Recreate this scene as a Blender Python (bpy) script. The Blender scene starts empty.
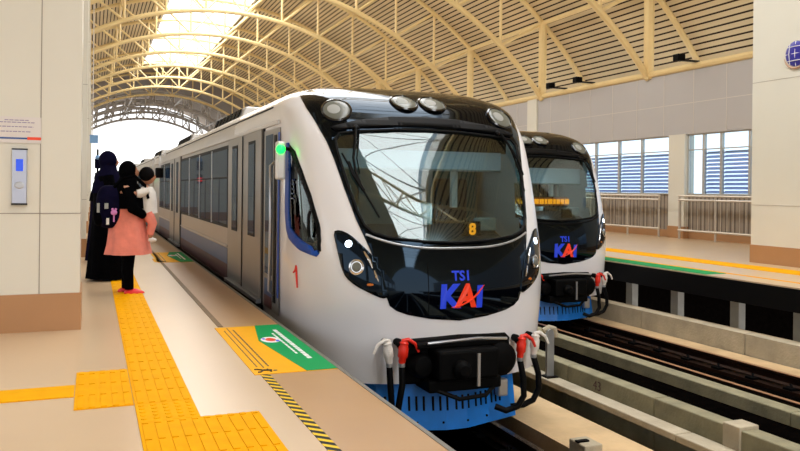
import bpy, bmesh, math, random
from mathutils import Vector, Matrix, noise as mnoise
from mathutils.geometry import delaunay_2d_cdt
random.seed(4)
C = bpy.context.scene.collection
PI = math.pi

# ------------------------------------------------------------------ camera, sky, large lights, exposure
EYE = 1.36
theta, roll = math.radians(21.8), math.radians(.63)
cd = bpy.data.cameras.new('camera'); cam = bpy.data.objects.new('camera', cd); C.objects.link(cam)
cd.sensor_width = 36; cd.lens = 770 / 800 * 36; cd.shift_y = -(225.5 - 189.4) / 800; cd.clip_end = 600
fw = Vector((math.sin(theta), math.cos(theta), 0)); rt = Vector((math.cos(theta), -math.sin(theta), 0)); up = Vector((0, 0, 1))
cx = rt * math.cos(roll) + up * math.sin(roll); cy = -rt * math.sin(roll) + up * math.cos(roll)
M = Matrix((cx, cy, -fw)).transposed().to_4x4(); M.translation = (0, 0, EYE)
cam.matrix_world = M
bpy.context.scene.camera = cam

w = bpy.data.worlds.new('sky'); bpy.context.scene.world = w; w.use_nodes = True
wn = w.node_tree; bg = wn.nodes['Background']
tc = wn.nodes.new('ShaderNodeTexCoord'); sx = wn.nodes.new('ShaderNodeSeparateXYZ'); cr = wn.nodes.new('ShaderNodeValToRGB')
wn.links.new(tc.outputs['Generated'], sx.inputs[0]); wn.links.new(sx.outputs['Z'], cr.inputs[0]); wn.links.new(cr.outputs[0], bg.inputs['Color'])
cr.color_ramp.elements[0].color = (1, .99, .97, 1); cr.color_ramp.elements[0].position = 0
cr.color_ramp.elements[1].color = (.74, .86, 1, 1); cr.color_ramp.elements[1].position = .5
bg.inputs['Strength'].default_value = 2.6

def area(name, loc, sx_, sy_, power, col=(1, 1, 1), rot=(0, 0, 0), spread=180):
    l = bpy.data.lights.new(name, 'AREA'); l.shape = 'RECTANGLE'; l.size = sx_; l.size_y = sy_; l.energy = power; l.color = col
    l.spread = math.radians(spread)
    o = bpy.data.objects.new(name, l); o.location = loc; o.rotation_euler = rot; C.objects.link(o); return o
area('skylight_daylight', (6.2, 18, 12.62), 4.3, 104, 11500, (1, .97, .92))
vs = bpy.context.scene.view_settings
bpy.context.scene.display_settings.display_device = 'sRGB'
vs.view_transform = 'Standard'; vs.look = 'None'; vs.gamma = 1; vs.use_curve_mapping = False
vs.exposure = -0.3

# ------------------------------------------------------------------ materials
def lin(c):
    return tuple(((v / 255) / 12.92 if v / 255 <= .04045 else ((v / 255 + .055) / 1.055) ** 2.4) for v in c) + (1,)
def mat(name, rgb, rough=.5, metal=0, var=.0, scale=6, bump=0, bscale=40, coat=0, spec=.5, emit=0, ecol=None):
    m = bpy.data.materials.new(name); m.use_nodes = True; nt = m.node_tree; b = nt.nodes['Principled BSDF']
    b.inputs['Base Color'].default_value = lin(rgb); b.inputs['Roughness'].default_value = rough; b.inputs['Metallic'].default_value = metal
    b.inputs['Specular IOR Level'].default_value = spec; b.inputs['Coat Weight'].default_value = coat
    if emit:
        b.inputs['Emission Color'].default_value = lin(ecol or rgb); b.inputs['Emission Strength'].default_value = emit
    if var or bump:
        t = nt.nodes.new('ShaderNodeTexCoord'); n = nt.nodes.new('ShaderNodeTexNoise'); n.inputs['Scale'].default_value = scale; n.inputs['Detail'].default_value = 5
        nt.links.new(t.outputs['Object'], n.inputs['Vector'])
    if var:
        mx = nt.nodes.new('ShaderNodeMix'); mx.data_type = 'RGBA'; mx.blend_type = 'MULTIPLY'; mx.inputs[0].default_value = 1
        mx.inputs[6].default_value = lin(rgb)
        mr = nt.nodes.new('ShaderNodeMapRange'); mr.inputs[1].default_value = .3; mr.inputs[2].default_value = .7; mr.inputs[3].default_value = 1 - var; mr.inputs[4].default_value = 1
        nt.links.new(n.outputs['Fac'], mr.inputs[0]); nt.links.new(mr.outputs[0], mx.inputs[7]); nt.links.new(mx.outputs[2], b.inputs['Base Color'])
    if bump:
        n2 = nt.nodes.new('ShaderNodeTexNoise'); n2.inputs['Scale'].default_value = bscale; nt.links.new(t.outputs['Object'], n2.inputs['Vector'])
        bp = nt.nodes.new('ShaderNodeBump'); bp.inputs['Strength'].default_value = bump; bp.inputs['Distance'].default_value = .02
        nt.links.new(n2.outputs['Fac'], bp.inputs['Height']); nt.links.new(bp.outputs[0], b.inputs['Normal'])
    return m
def glass(name, tint, refl=.25, rough=.02):
    m = bpy.data.materials.new(name); m.use_nodes = True; nt = m.node_tree; nt.nodes.clear()
    o = nt.nodes.new('ShaderNodeOutputMaterial'); mx = nt.nodes.new('ShaderNodeMixShader'); t = nt.nodes.new('ShaderNodeBsdfTransparent'); g = nt.nodes.new('ShaderNodeBsdfGlossy')
    lw = nt.nodes.new('ShaderNodeLayerWeight'); lw.inputs[0].default_value = .12
    mr = nt.nodes.new('ShaderNodeMapRange'); mr.inputs[3].default_value = refl; mr.inputs[4].default_value = 1
    t.inputs[0].default_value = lin(tint); g.inputs['Roughness'].default_value = rough
    nt.links.new(lw.outputs['Fresnel'], mr.inputs[0]); nt.links.new(mr.outputs[0], mx.inputs[0]); nt.links.new(t.outputs[0], mx.inputs[1]); nt.links.new(g.outputs[0], mx.inputs[2]); nt.links.new(mx.outputs[0], o.inputs[0])
    return m
def darkglass(name, base, refl):
    m = bpy.data.materials.new(name); m.use_nodes = True; nt = m.node_tree; nt.nodes.clear()
    o = nt.nodes.new('ShaderNodeOutputMaterial'); mx = nt.nodes.new('ShaderNodeMixShader'); t = nt.nodes.new('ShaderNodeBsdfDiffuse'); g = nt.nodes.new('ShaderNodeBsdfGlossy')
    t.inputs[0].default_value = lin(base); g.inputs['Color'].default_value = (.8, .92, 1, 1); g.inputs['Roughness'].default_value = .03; mx.inputs[0].default_value = refl
    nt.links.new(t.outputs[0], mx.inputs[1]); nt.links.new(g.outputs[0], mx.inputs[2]); nt.links.new(mx.outputs[0], o.inputs[0]); return m
def stripes(name, c1, c2, axis, period, frac, rough=.6, bump=0, extra=None, metal=0):
    """two-colour bands along one object axis ('X','Y','Z') or the roof angle ('A')"""
    m = mat(name, c1, rough, metal, spec=.12); nt = m.node_tree; b = nt.nodes['Principled BSDF']
    t = nt.nodes.new('ShaderNodeTexCoord'); s = nt.nodes.new('ShaderNodeSeparateXYZ'); nt.links.new(t.outputs['Object'], s.inputs[0])
    def ma(op, a, c=None):
        n = nt.nodes.new('ShaderNodeMath'); n.operation = op
        for i, q in enumerate((a, c)):
            if q is None: continue
            if isinstance(q, (int, float)): n.inputs[i].default_value = q
            else: nt.links.new(q, n.inputs[i])
        return n.outputs[0]
    if axis == 'A': v = ma('ARCTAN2', ma('SUBTRACT', s.outputs['X'], 6), ma('ADD', s.outputs['Z'], 3))
    elif axis == 'D': v = ma('ADD', s.outputs['X'], s.outputs['Y'])
    else: v = s.outputs[axis]
    q = ma('LESS_THAN', ma('FRACT', ma('DIVIDE', v, period)), frac)
    mx = nt.nodes.new('ShaderNodeMix'); mx.data_type = 'RGBA'; mx.inputs[6].default_value = lin(c1); mx.inputs[7].default_value = lin(c2)
    nt.links.new(q, mx.inputs[0])
    out = mx.outputs[2]
    if extra:  # gentle wear
        n = nt.nodes.new('ShaderNodeTexNoise'); n.inputs['Scale'].default_value = extra[0]; nt.links.new(t.outputs['Object'], n.inputs['Vector'])
        mr = nt.nodes.new('ShaderNodeMapRange'); mr.inputs[1].default_value = .3; mr.inputs[2].default_value = .7; mr.inputs[3].default_value = 1 - extra[1]; mr.inputs[4].default_value = 1
        nt.links.new(n.outputs['Fac'], mr.inputs[0])
        m2 = nt.nodes.new('ShaderNodeMix'); m2.data_type = 'RGBA'; m2.blend_type = 'MULTIPLY'; m2.inputs[0].default_value = 1
        nt.links.new(out, m2.inputs[6]); nt.links.new(mr.outputs[0], m2.inputs[7]); out = m2.outputs[2]
    nt.links.new(out, b.inputs['Base Color'])
    if bump:
        bp = nt.nodes.new('ShaderNodeBump'); bp.inputs['Strength'].default_value = bump; bp.inputs['Distance'].default_value = .01; bp.invert = True
        nt.links.new(q, bp.inputs['Height']); nt.links.new(bp.outputs[0], b.inputs['Normal'])
    return m
K = dict(
    tile=mat('platform_tile', (206, 178, 144), .3, var=.07, scale=.7, spec=.5),
    band=mat('edge_tile', (180, 140, 94), .35, var=.08, scale=1.2),
    nosing=mat('edge_nosing', (120, 116, 108), .5, .2, var=.2),
    concrete=mat('pit_concrete', (190, 178, 154), .85, var=.3, scale=3, bump=.4, bscale=30),
    concrete_g=mat('wall_concrete', (146, 140, 112), .85, var=.35, scale=4, bump=.4, bscale=30),
    slab=mat('track_slab', (214, 184, 140), .6, var=.28, scale=2.2, bump=.3, bscale=18),
    ballast_void=mat('dark_ballast_void', (9, 7, 6), .95, spec=0, var=.5, scale=12, bump=.8, bscale=30),  # near-black, for the track bed and the shade of the platform voids
    rail=mat('rail_steel', (60, 40, 30), .45, .7, var=.4, scale=8),
    railtop=mat('rail_head', (120, 100, 84), .25, .9), rusttop=mat('rusty_rail_head', (158, 116, 84), .5, .1),
    wall=mat('wall_panel', (184, 181, 180), .5, var=.04, scale=1),
    pillar=mat('pillar_panel', (222, 219, 206), .38, var=.03, scale=1.5),
    seam=mat('panel_seam', (150, 142, 130), .6),
    kick=mat('brown_kick_panel', (180, 134, 92), .35, var=.08, scale=2),
    gold=mat('cream_gold_paint', (238, 212, 154), .45, var=.06, scale=3),
    whitesteel=mat('white_steel', (225, 220, 215), .45),
    endskin=mat('end_roof_skin', (150, 132, 112), .7),
    yellow=mat('tactile_yellow', (240, 170, 0), .7, spec=.05, var=.1, scale=9),
    yellow2=mat('mat_yellow', (240, 172, 0), .6, spec=.15, var=.05, scale=6),
    green=mat('mat_green', (0, 150, 82), .6, spec=.15),
    white=mat('white_print', (240, 240, 240), .5),
    black=mat('black_print', (14, 12, 12), .5),
    red=mat('red_paint', (225, 40, 20), .4),
    orange=mat('orange_red', (240, 70, 25), .35),
    blue=mat('logo_blue', (20, 60, 220), .35, emit=.12, ecol=(20, 60, 220)),  # faint glow added to the paint, which is no lamp
    logored=mat('logo_red', (250, 60, 15), .35),
    shell=mat('pearl_white_paint', (230, 230, 234), .24, coat=.5),
    gloss=mat('gloss_black', (3, 4, 8), .05, spec=.34),
    sidesteel=mat('side_steel', (150, 148, 146), .3, .3, var=.06, scale=2),
    steel=mat('brushed_body_steel', (206, 204, 202), .34, .2, var=.06, scale=2),
    doorsteel=mat('door_steel', (134, 131, 126), .32, .4, var=.05, scale=2),
    navy=mat('body_blue_stripe', (40, 78, 122), .35),
    maroon=mat('body_maroon_stripe', (70, 30, 30), .4),
    cabblue=mat('cab_blue_paint', (6, 70, 168), .4, spec=.3),
    rubber=mat('black_rubber', (7, 7, 8), .55, spec=.12),
    darkmetal=mat('dark_gear', (6, 6, 7), .6, .0, spec=.08, var=.3, scale=10),
    silver=mat('silver_metal', (176, 178, 182), .3, .7),
    plough=mat('plough_blue', (6, 128, 230), .42, var=.12, scale=8),
    cabwall=mat('cab_wall_teal', (78, 108, 106), .6),
    cabgrey=mat('cab_grey', (150, 152, 148), .6),
    desk=mat('cab_desk', (28, 28, 30), .5),
    blind=mat('blind_fabric', (225, 230, 248), .8),
    ledw=mat('white_led', (225, 240, 255), .3, emit=9),
    ledg=mat('green_led', (10, 255, 60), .3, emit=7),
    ledr=mat('red_led', (255, 20, 30), .3, emit=7),
    leda=mat('amber_led', (255, 150, 20), .4, emit=2.4),
    ledd=mat('amber_led_dim', (150, 70, 5), .5, emit=.4),
    lens=mat('lamp_lens', (104, 106, 98), .2, .0, spec=.5),
    lensring=mat('lamp_ring', (8, 8, 9), .2, coat=.6),
    chrome=mat('chrome', (205, 205, 205), .15, .95),
    windowdark=darkglass('tinted_window', (44, 62, 86), .16),  # tinted glass, blue base lifted to stand in for bluish reflections
    screen=glass('windscreen_glass', (205, 222, 222), .075),
    pane=glass('window_glass', (226, 238, 246), .05),
    louvre=mat('blue_louvre', (196, 200, 238), .5),
    frame=mat('alu_frame', (190, 188, 182), .4, .3),
    corr=stripes('grey_corrugated', (158, 146, 132), (112, 102, 92), 'Y', .16, .3, .55, .5),
    railing=mat('railing_steel', (196, 186, 172), .35, .5),
    skin=mat('skin', (176, 120, 90), .55),
    hair=mat('black_hair', (10, 8, 9), .7, spec=.05),
    blackcloth=mat('black_cloth', (6, 6, 8), .9, spec=.02, var=.3, scale=14, bump=.5, bscale=20),
    navycloth=mat('dark_navy_cloth', (14, 12, 36), .85, spec=.03, var=.3, scale=14, bump=.4, bscale=20),
    coral=mat('coral_cloth', (240, 138, 118), .8, var=.18, scale=9, bump=.6, bscale=14),
    whitecloth=mat('white_cloth', (228, 222, 214), .8, var=.12, scale=12, bump=.4, bscale=25),
    redshoe=mat('red_shoe', (224, 40, 44), .4),
    paper=mat('white_notice', (222, 216, 212), .5),
    phoneblue=mat('blue_screen', (30, 70, 200), .25, emit=.9),
    intercom=mat('intercom_steel', (178, 184, 200), .3, .6),
    signblue=mat('blue_sign', (120, 165, 215), .4),
    globeblue=mat('globe_blue', (48, 44, 150), .35),
    tan=mat('tan_line', (190, 150, 120), .4),
    pink=mat('pink_toy', (210, 130, 190), .6),
    amberlens=mat('amber_lens', (200, 110, 30), .25),
)
K['roof'] = stripes('slatted_roof', (232, 212, 172), (58, 40, 26), 'A', .0142, .27, .65, .0, (.35, .18))
K['hazard'] = stripes('hazard_stripes', (236, 196, 10), (12, 11, 10), 'D', .1, .55, .45)

K['gloss'].node_tree.nodes['Principled BSDF'].inputs['Specular Tint'].default_value = (.45, .7, 1, 1)

# ------------------------------------------------------------------ mesh helpers
class MB:
    def __init__(s): s.b = bmesh.new()
    def box(s, x0, x1, y0, y1, z0, z1):
        v = [s.b.verts.new((x, y, z)) for x in (x0, x1) for y in (y0, y1) for z in (z0, z1)]
        for f in ((0, 1, 3, 2), (4, 6, 7, 5), (0, 4, 5, 1), (2, 3, 7, 6), (0, 2, 6, 4), (1, 5, 7, 3)): s.b.faces.new([v[i] for i in f])
        return s
    def prism(s, pts, axis, a, c):
        """polygon pts extruded along axis from a to c; pts are the other two coords in xyz order"""
        def P(p, q):
            l = list(p); l.insert('xyz'.index(axis), q); return l
        A = [s.b.verts.new(P(p, a)) for p in pts]; B = [s.b.verts.new(P(p, c)) for p in pts]; n = len(pts)
        s.b.faces.new(A[::-1]); s.b.faces.new(B)
        for i in range(n): s.b.faces.new((A[i], A[(i + 1) % n], B[(i + 1) % n], B[i]))
        return s
    def tube(s, pts, r, n=8, cap=True, closed=False):
        pts = [Vector(p) for p in pts]; N = len(pts); rr = r if isinstance(r, (list, tuple)) else [r] * N
        rings = []; ref = None
        for i, p in enumerate(pts):
            if closed: d = pts[(i + 1) % N] - pts[i - 1]
            else: d = pts[min(i + 1, N - 1)] - pts[max(i - 1, 0)]
            d.normalize()
            if ref is None: ref = Vector((0, 0, 1)) if abs(d.z) < .9 else Vector((1, 0, 0))
            u = (ref - d * ref.dot(d)).normalized(); ref = u; v = d.cross(u)
            rings.append([s.b.verts.new(p + (u * math.cos(2 * PI * k / n) + v * math.sin(2 * PI * k / n)) * rr[i]) for k in range(n)])
        for i in range(N if closed else N - 1):
            a, c = rings[i], rings[(i + 1) % N]
            for k in range(n): s.b.faces.new((a[k], a[(k + 1) % n], c[(k + 1) % n], c[k]))
        if cap and not closed: s.b.faces.new(rings[0][::-1]); s.b.faces.new(rings[-1])
        return s
    def loft(s, rings, n=24, cap=True):
        """rings: (x,y,z,rx,ry[,rotation]) ellipses in horizontal planes"""
        R = []
        for q in rings:
            x, y, z, a, c = q[:5]; ro = q[5] if len(q) > 5 else 0; R.append([])
            for k in range(n):
                t = 2 * PI * k / n; px, py = a * math.cos(t), c * math.sin(t)
                R[-1].append(s.b.verts.new((x + px * math.cos(ro) - py * math.sin(ro), y + px * math.sin(ro) + py * math.cos(ro), z)))
        for i in range(len(R) - 1):
            for k in range(n): s.b.faces.new((R[i][k], R[i][(k + 1) % n], R[i + 1][(k + 1) % n], R[i + 1][k]))
        if cap: s.b.faces.new(R[0][::-1]); s.b.faces.new(R[-1])
        return s
    def ball(s, c, r, seg=16, ring=10, fn=None):
        r = r if isinstance(r, (list, tuple)) else (r, r, r)
        d = bmesh.ops.create_uvsphere(s.b, u_segments=seg, v_segments=ring, radius=1)
        for v in d['verts']:
            p = v.co.copy()
            if fn: p = fn(p)
            v.co = Vector((c[0] + p.x * r[0], c[1] + p.y * r[1], c[2] + p.z * r[2]))
        return s
    def disc(s, mtx, prof, n=28):
        """lathe: prof = [(radius, height)] about the local Z of mtx"""
        R = []
        for r, h in prof:
            R.append([s.b.verts.new(mtx @ Vector((r * math.cos(2 * PI * k / n), r * math.sin(2 * PI * k / n), h))) for k in range(n)])
        for i in range(len(R) - 1):
            for k in range(n): s.b.faces.new((R[i][k], R[i][(k + 1) % n], R[i + 1][(k + 1) % n], R[i + 1][k]))
        s.b.faces.new(R[0][::-1]); s.b.faces.new(R[-1]); return s
    def build(s, name, m, parent=None, bevel=0, smooth=False, recalc=True, loc=None):
        me = bpy.data.meshes.new(name)
        if recalc: bmesh.ops.recalc_face_normals(s.b, faces=s.b.faces)
        if loc is not None: bmesh.ops.translate(s.b, verts=s.b.verts, vec=[-q for q in loc])
        s.b.to_mesh(me); s.b.free()
        for q in (m if isinstance(m, (list, tuple)) else [m]): me.materials.append(q)
        if smooth:
            for p in me.polygons: p.use_smooth = True
            try: me.set_sharp_from_angle(angle=math.radians(42))
            except Exception: pass
        o = bpy.data.objects.new(name, me); C.objects.link(o)
        if loc is not None: o.location = loc
        if parent: o.parent = parent
        if bevel:
            b = o.modifiers.new('bevel', 'BEVEL'); b.width = bevel; b.segments = 2; b.limit_method = 'ANGLE'
        return o
def tag(o, label=None, cat=None, group=None, kind=None):
    if label: o['label'] = label
    if cat: o['category'] = cat
    if group: o['group'] = group
    if kind: o['kind'] = kind
    return o
def empty(name, loc=(0, 0, 0), label=None, cat=None, group=None):
    o = bpy.data.objects.new(name, None); C.objects.link(o); o.location = loc; o.empty_display_size = .1
    return tag(o, label, cat, group)
def struct(o, label=None): return tag(o, label, kind='structure')
def copy_tree(o, parent=None):
    c = o.copy(); C.objects.link(c)
    if parent: c.parent = parent
    for ch in list(o.children): copy_tree(ch, c)
    return c
def text_faces(body, size, shear=0, bold=0, align='CENTER'):
    cu = bpy.data.curves.new('t', 'FONT'); cu.body = body; cu.size = size; cu.shear = shear; cu.offset = bold; cu.align_x = align; cu.resolution_u = 3
    o = bpy.data.objects.new('t', cu); C.objects.link(o); bpy.context.view_layer.update()
    me = bpy.data.meshes.new_from_object(o.evaluated_get(bpy.context.evaluated_depsgraph_get()))
    V = [(v.co.x, v.co.y) for v in me.vertices]; Fc = [tuple(p.vertices) for p in me.polygons]
    bpy.data.objects.remove(o); bpy.data.curves.remove(cu); bpy.data.meshes.remove(me)
    return V, Fc
def text_mesh(name, body, size, m, fn, parent=None, shear=0, bold=0, thick=.002, align='CENTER'):
    V, Fc = text_faces(body, size, shear, bold, align)
    me = bpy.data.meshes.new(name); me.from_pydata([fn(*v) for v in V], [], Fc); me.materials.append(m)
    o = bpy.data.objects.new(name, me); C.objects.link(o)
    if parent: o.parent = parent
    sm = o.modifiers.new('s', 'SOLIDIFY'); sm.thickness = thick; sm.offset = 0
    return o

# ------------------------------------------------------------------ structure: left platform
Y0, Y1 = -34, 112
struct(MB().box(-9, 1.17, Y0, Y1, -.3, 0).build('floor', K['tile']))
struct(MB().box(1.17, 1.74, Y0, Y1, -.3, 0).build('floor_edge', K['band']))
struct(MB().box(1.74, 1.77, Y0, Y1, -.3, .004).build('trim_1', K['nosing']))
struct(MB().box(-9, 1.5, Y0, Y1, -1.45, -.31).build('wall_platform_base', K['ballast_void']))  # near-black face for the dark void below the slab
# tactile paving: a strip along the platform, a branch with its blocks, the wide field in front
def tactile(name, x0, x1, y0, y1, along, label, dots=False, tile=.3):
    b = MB(); b.box(x0, x1, y0, y1, 0, .006)
    n = max(1, round(((x1 - x0) if along == 'y' else (y1 - y0)) / .07))
    for i in range(n):
        if along == 'y':
            c = x0 + (i + .5) * (x1 - x0) / n; a = c - .018; d = c + .018
            y = y0
            while y < y1 - .02: b.box(a, d, y + .012, min(y + tile, y1) - .012, .005, .011); y += tile
        else:
            c = y0 + (i + .5) * (y1 - y0) / n; x = x0
            while x < x1 - .02: b.box(x + .012, min(x + tile, x1) - .012, c - .018, c + .018, .005, .011); x += tile
    o = b.build(name, K['yellow']); return tag(o, label, 'tactile paving', 'yellow tactile paving on the near platform')
tactile('tactile_paving', .26, .61, 5.05, 40, 'y', 'long narrow yellow tactile strip running along the platform under the red shoes')
tactile('tactile_paving', -.09, .255, 5.05, 6.05, 'y', 'square yellow tactile block joining the thin line to the long strip')
b = MB(); b.box(.26, .61, 4.66, 5.045, 0, .006)
for i in range(5):
    for j in range(5): b.disc(Matrix.Translation((.295 + i * .07, 4.71 + j * .072, .005)), [(.02, 0), (.016, .006)], 8)
tag(b.build('tactile_paving', K['yellow']), 'yellow dotted tactile tile row just before the wide yellow field', 'tactile paving', 'yellow tactile paving on the near platform')
tactile('tactile_paving', .26, .955, 2.2, 4.655, 'y', 'wide yellow tactile field at the bottom edge of the platform view')
tag(MB().box(-6, -.095, 5.37, 5.68, 0, .006).build('tactile_paving', K['yellow']), 'thin plain yellow line running out from the tactile block past the near pillar', 'tactile paving')
tag(MB().box(1.06, 1.16, 14.5, 15.2, 0, .004).build('floor_marking', K['yellow2']), 'small faded yellow floor mark near the far warning mat', 'floor marking')
# hazard tape
tag(MB().box(1.15, 1.215, 1.0, 5.56, 0, .004).build('hazard_tape', K['hazard']), 'yellow and black striped tape between the camera and the warning mat', 'floor tape')
tag(MB().box(1.15, 1.2, 7.6, 60, 0, .004).build('hazard_tape', mat('worn_tape', (128, 100, 60), .6, var=.4, scale=20)), 'worn brownish floor tape running away beyond the warning mat', 'floor tape')

def warning_mat(yn, yf, x0, x1, label, near=True):
    t = empty('warning_mat', ((x0 + x1) / 2, (yn + yf) / 2, 0), label, 'floor mat', 'warning mats at the train doors')
    ox, oy = t.location.x, t.location.y
    def L(b, name, m): 
        o = b.build(name, m, t); o.location = (-ox, -oy, 0); return o
    L(MB().box(x0, x1, yn, yf, 0, .004), 'base_sheet', K['yellow2'])
    def P(a, c): return (x0 + a * (x1 - x0), yn + c * (yf - yn))
    pts = [P(.62, 0), P(1, 0), P(1, 1), P(.62, 1), P(.44, .62)]
    L(MB().prism(pts, 'z', .0042, .0065), 'green_panel', K['green'])
    wb = MB()
    random.seed(8)
    for row, (a, y_a, y_b, h) in enumerate([(.83, .2, .86, .036), (.74, .3, .78, .018)]):
        y = y_a
        while y < y_b:
            l = random.uniform(.035, .06); p = P(a, y); q = P(a, min(y + l, y_b)); wb.box(p[0] - h / 2, p[0] + h / 2, p[1], q[1] - .018, .0066, .0082); y += l
    L(wb, 'white_lettering', K['white'])
    # oval emblem with a red and blue figure
    e = MB(); p = P(.61, .62); e.disc(Matrix.Translation((p[0], p[1], .0066)) @ Matrix.Diagonal((.085, .13, 1, 1)), [(1, 0), (1, .0015)], 30); L(e, 'emblem', K['white'])
    e = MB(); e.disc(Matrix.Translation((p[0], p[1], .0082)) @ Matrix.Diagonal((.045, .075, 1, 1)), [(1, 0), (1, .0012)], 20); L(e, 'emblem_centre', K['orange'])
    e = MB(); e.box(p[0] + .035, p[0] + .065, p[1] - .1, p[1] - .03, .0083, .0095); e.box(p[0] - .065, p[0] - .04, p[1] + .02, p[1] + .08, .0083, .0095); L(e, 'emblem_mark', K['blue'])
    k = MB(); a = P(.17, .1); c = P(.17, .97); k.box(a[0] - .004, a[0] + .004, a[1], c[1], .0042, .0056)
    for a_, s in ((.24, .012), (.1, .008)):
        y = .12
        while y < .9:
            l = random.uniform(.02, .045); p = P(a_, y); q = P(a_, y + l); k.box(p[0] - s / 2, p[0] + s / 2, p[1], q[1] - .014, .0042, .0056); y += l
    # walking figure stepping over a gap
    p = P(.2, .045)
    k.disc(Matrix.Translation((p[0] + .045, p[1], .0042)), [(.016, 0), (.016, .0014)], 12)
    k.tube([(p[0] + .02, p[1], .005), (p[0] - .04, p[1] + .02, .005)], .009, 6)
    for dx, dy in ((-.09, -.03), (-.1, .06)): k.tube([(p[0] - .04, p[1] + .02, .005), (p[0] + dx + .02, p[1] + dy, .005), (p[0] + dx, p[1] + dy, .005)], .007, 6)
    k.tube([(p[0] + .01, p[1] - .035, .005), (p[0] - .005, p[1] + .05, .005)], .006, 6)
    L(k, 'black_lettering', K['black'])
    return t
warning_mat(5.57, 7.55, 1.11, 1.735, 'large yellow and green floor mat at the platform edge beside the train cab')
warning_mat(14.4, 16.6, 1.11, 1.735, 'distant yellow and green floor mat beside the second door of the train')

# ------------------------------------------------------------------ pillars of the near platform
def near_pillar(y, label, first):
    t = empty('platform_pillar', (-.85, y, 0), label, 'pillar', 'square panelled pillars of the near platform')
    MB().box(-.75, .75, 0, .85, .35, 7.4).build('shaft', K['pillar'], t)
    MB().box(-.77, .765, -.015, .865, 0, .35).build('brown_base', K['kick'], t)
    s = MB()
    for z in (1.1, 3.3, 5.5): s.box(-.751, .751, -.003, .3, z - .004, z + .004)
    s.box(.402 - .004, .402 + .004, -.003, .1, .35, 7.4); s.box(-.4, -.392, -.003, .1, .35, 7.4)
    s.build('panel_seam', K['seam'], t)
    return t
near_pillar(7.9, 'large pale square pillar with the intercom, closest to the camera', True)
for i in range(1, 12):
    near_pillar(7.9 + 8 * i, 'pale pillar hidden in line behind the intercom pillar, %s one after it' % ('first second third fourth fifth sixth seventh eighth ninth tenth eleventh'.split()[i - 1]), False)
# intercom and notice on the first pillar
t = empty('intercom_panel', (-.62, 7.895, 1.19), 'slim silver intercom with a blue display on the pale pillar', 'intercom')
MB().box(-.062, .062, -.03, 0, 0, .5).build('housing', K['intercom'], t, bevel=.006)
MB().box(-.066, .066, -.034, 0, -.012, .004).build('bottom_cap', K['black'], t)
MB().box(-.066, .066, -.034, 0, .496, .508).build('top_cap', K['black'], t)
MB().box(-.03, .03, -.034, -.028, .3, .41).build('display', K['phoneblue'], t)
MB().disc(Matrix.Translation((0, -.03, .17)) @ Matrix.Rotation(PI / 2, 4, 'X') @ Matrix.Diagonal((1.2, .9, 1, 1)), [(.036, 0), (.036, .004), (.026, .006)], 20).build('speaker_disc', K['silver'], t)
t = empty('notice_board', (-.75, 7.895, 1.78), 'white notice with a blue and orange line, above the intercom', 'notice')
MB().box(-.3, .305, -.004, 0, -.03, .21).build('sheet', K['paper'], t)
MB().box(-.3, .2, -.006, -.004, .005, .02).build('blue_line', mat('line_blue', (40, 84, 150), .5), t)
MB().box(.19, .305, -.007, -.004, .0, .026).build('orange_line', K['orange'], t)
b = MB(); random.seed(5)
for z, xa, xb in ((.175, 0, .2), (.155, -.05, .25), (.115, -.05, .24), (.07, -.1, .22)):
    x = xa
    while x < xb: l = random.uniform(.02, .04); b.box(x, min(x + l, xb), -.0055, -.004, z, z + .008); x += l + .007
b.build('small_print', mat('print_violet', (150, 138, 170), .6), t)

# unseen left outer wall, window band open for bright reflections in the train
lw = MB(); lw.box(-4.6, -4.35, Y0, Y1, 3.1, 5.0); lw.box(-4.6, -4.35, Y0, Y1, 0, 1.1)
y = Y0
while y < Y1: lw.box(-4.6, -4.3, y, y + .7, 1.1, 3.1); y += 8
struct(lw.build('wall_left', K['wall']))

# ------------------------------------------------------------------ right platform
struct(MB().box(9.75, 21, Y0, Y1, -.22, 0).build('floor_far_platform', K['tile']))
struct(MB().box(9.47, 9.75, Y0, Y1, -.2, 0).build('floor_far_edge', K['tile']))
struct(MB().box(9.45, 9.5, Y0, Y1, -.36, -.02).build('trim_2', K['rubber']))
struct(MB().box(11.6, 11.9, Y0, Y1, -1.5, -.23).build('wall_void_shade', K['ballast_void']))  # near-black sheet standing for the shade of the void under the platform
tag(MB().box(10.95, 11.55, Y0, 70, 0, .006).build('tactile_paving', K['yellow']), 'long yellow tactile line on the platform across the tracks', 'tactile paving')
tag(MB().box(9.95, 10.05, Y0, 70, 0, .004).build('floor_tape', K['yellow2']), 'thin yellow tape along the edge of the far platform', 'floor tape')
tag(MB().box(9.5, 9.93, 10.0, 13.4, 0, .005).build('floor_mat', K['green']), 'thin green mat lying at the edge of the far platform', 'floor mat')
# void posts under it
p0 = MB().box(-.07, .07, -.09, .09, -1.25, -.22).build('support_post', mat('grey_post', (150, 150, 146), .6, var=.2), None)
p0.location = (9.78, 12.23, 0)
tag(p0, 'grey post under the far platform edge, first one beside the second train', 'post', 'posts under the far platform')
for i, yy in enumerate((10.98, 9.59, 8.37)):
    c = p0.copy(); C.objects.link(c); c.location = (9.78, yy, 0)
    c['label'] = ['grey post under the far platform edge, second one from the second train', 'grey post under the far platform edge, third one from the second train', 'grey post under the far platform edge, by the frame side below the big pillar', 'grey post under the far platform, outside the view', 'grey post under the far platform, outside the view'][i]
tag(MB().tube([(10.1, 2, -.42), (10.1, 30, -.42)], .05, 8).build('conduit_pipe', K['darkmetal']), 'dark conduit pipe running under the far platform', 'pipe')

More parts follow.
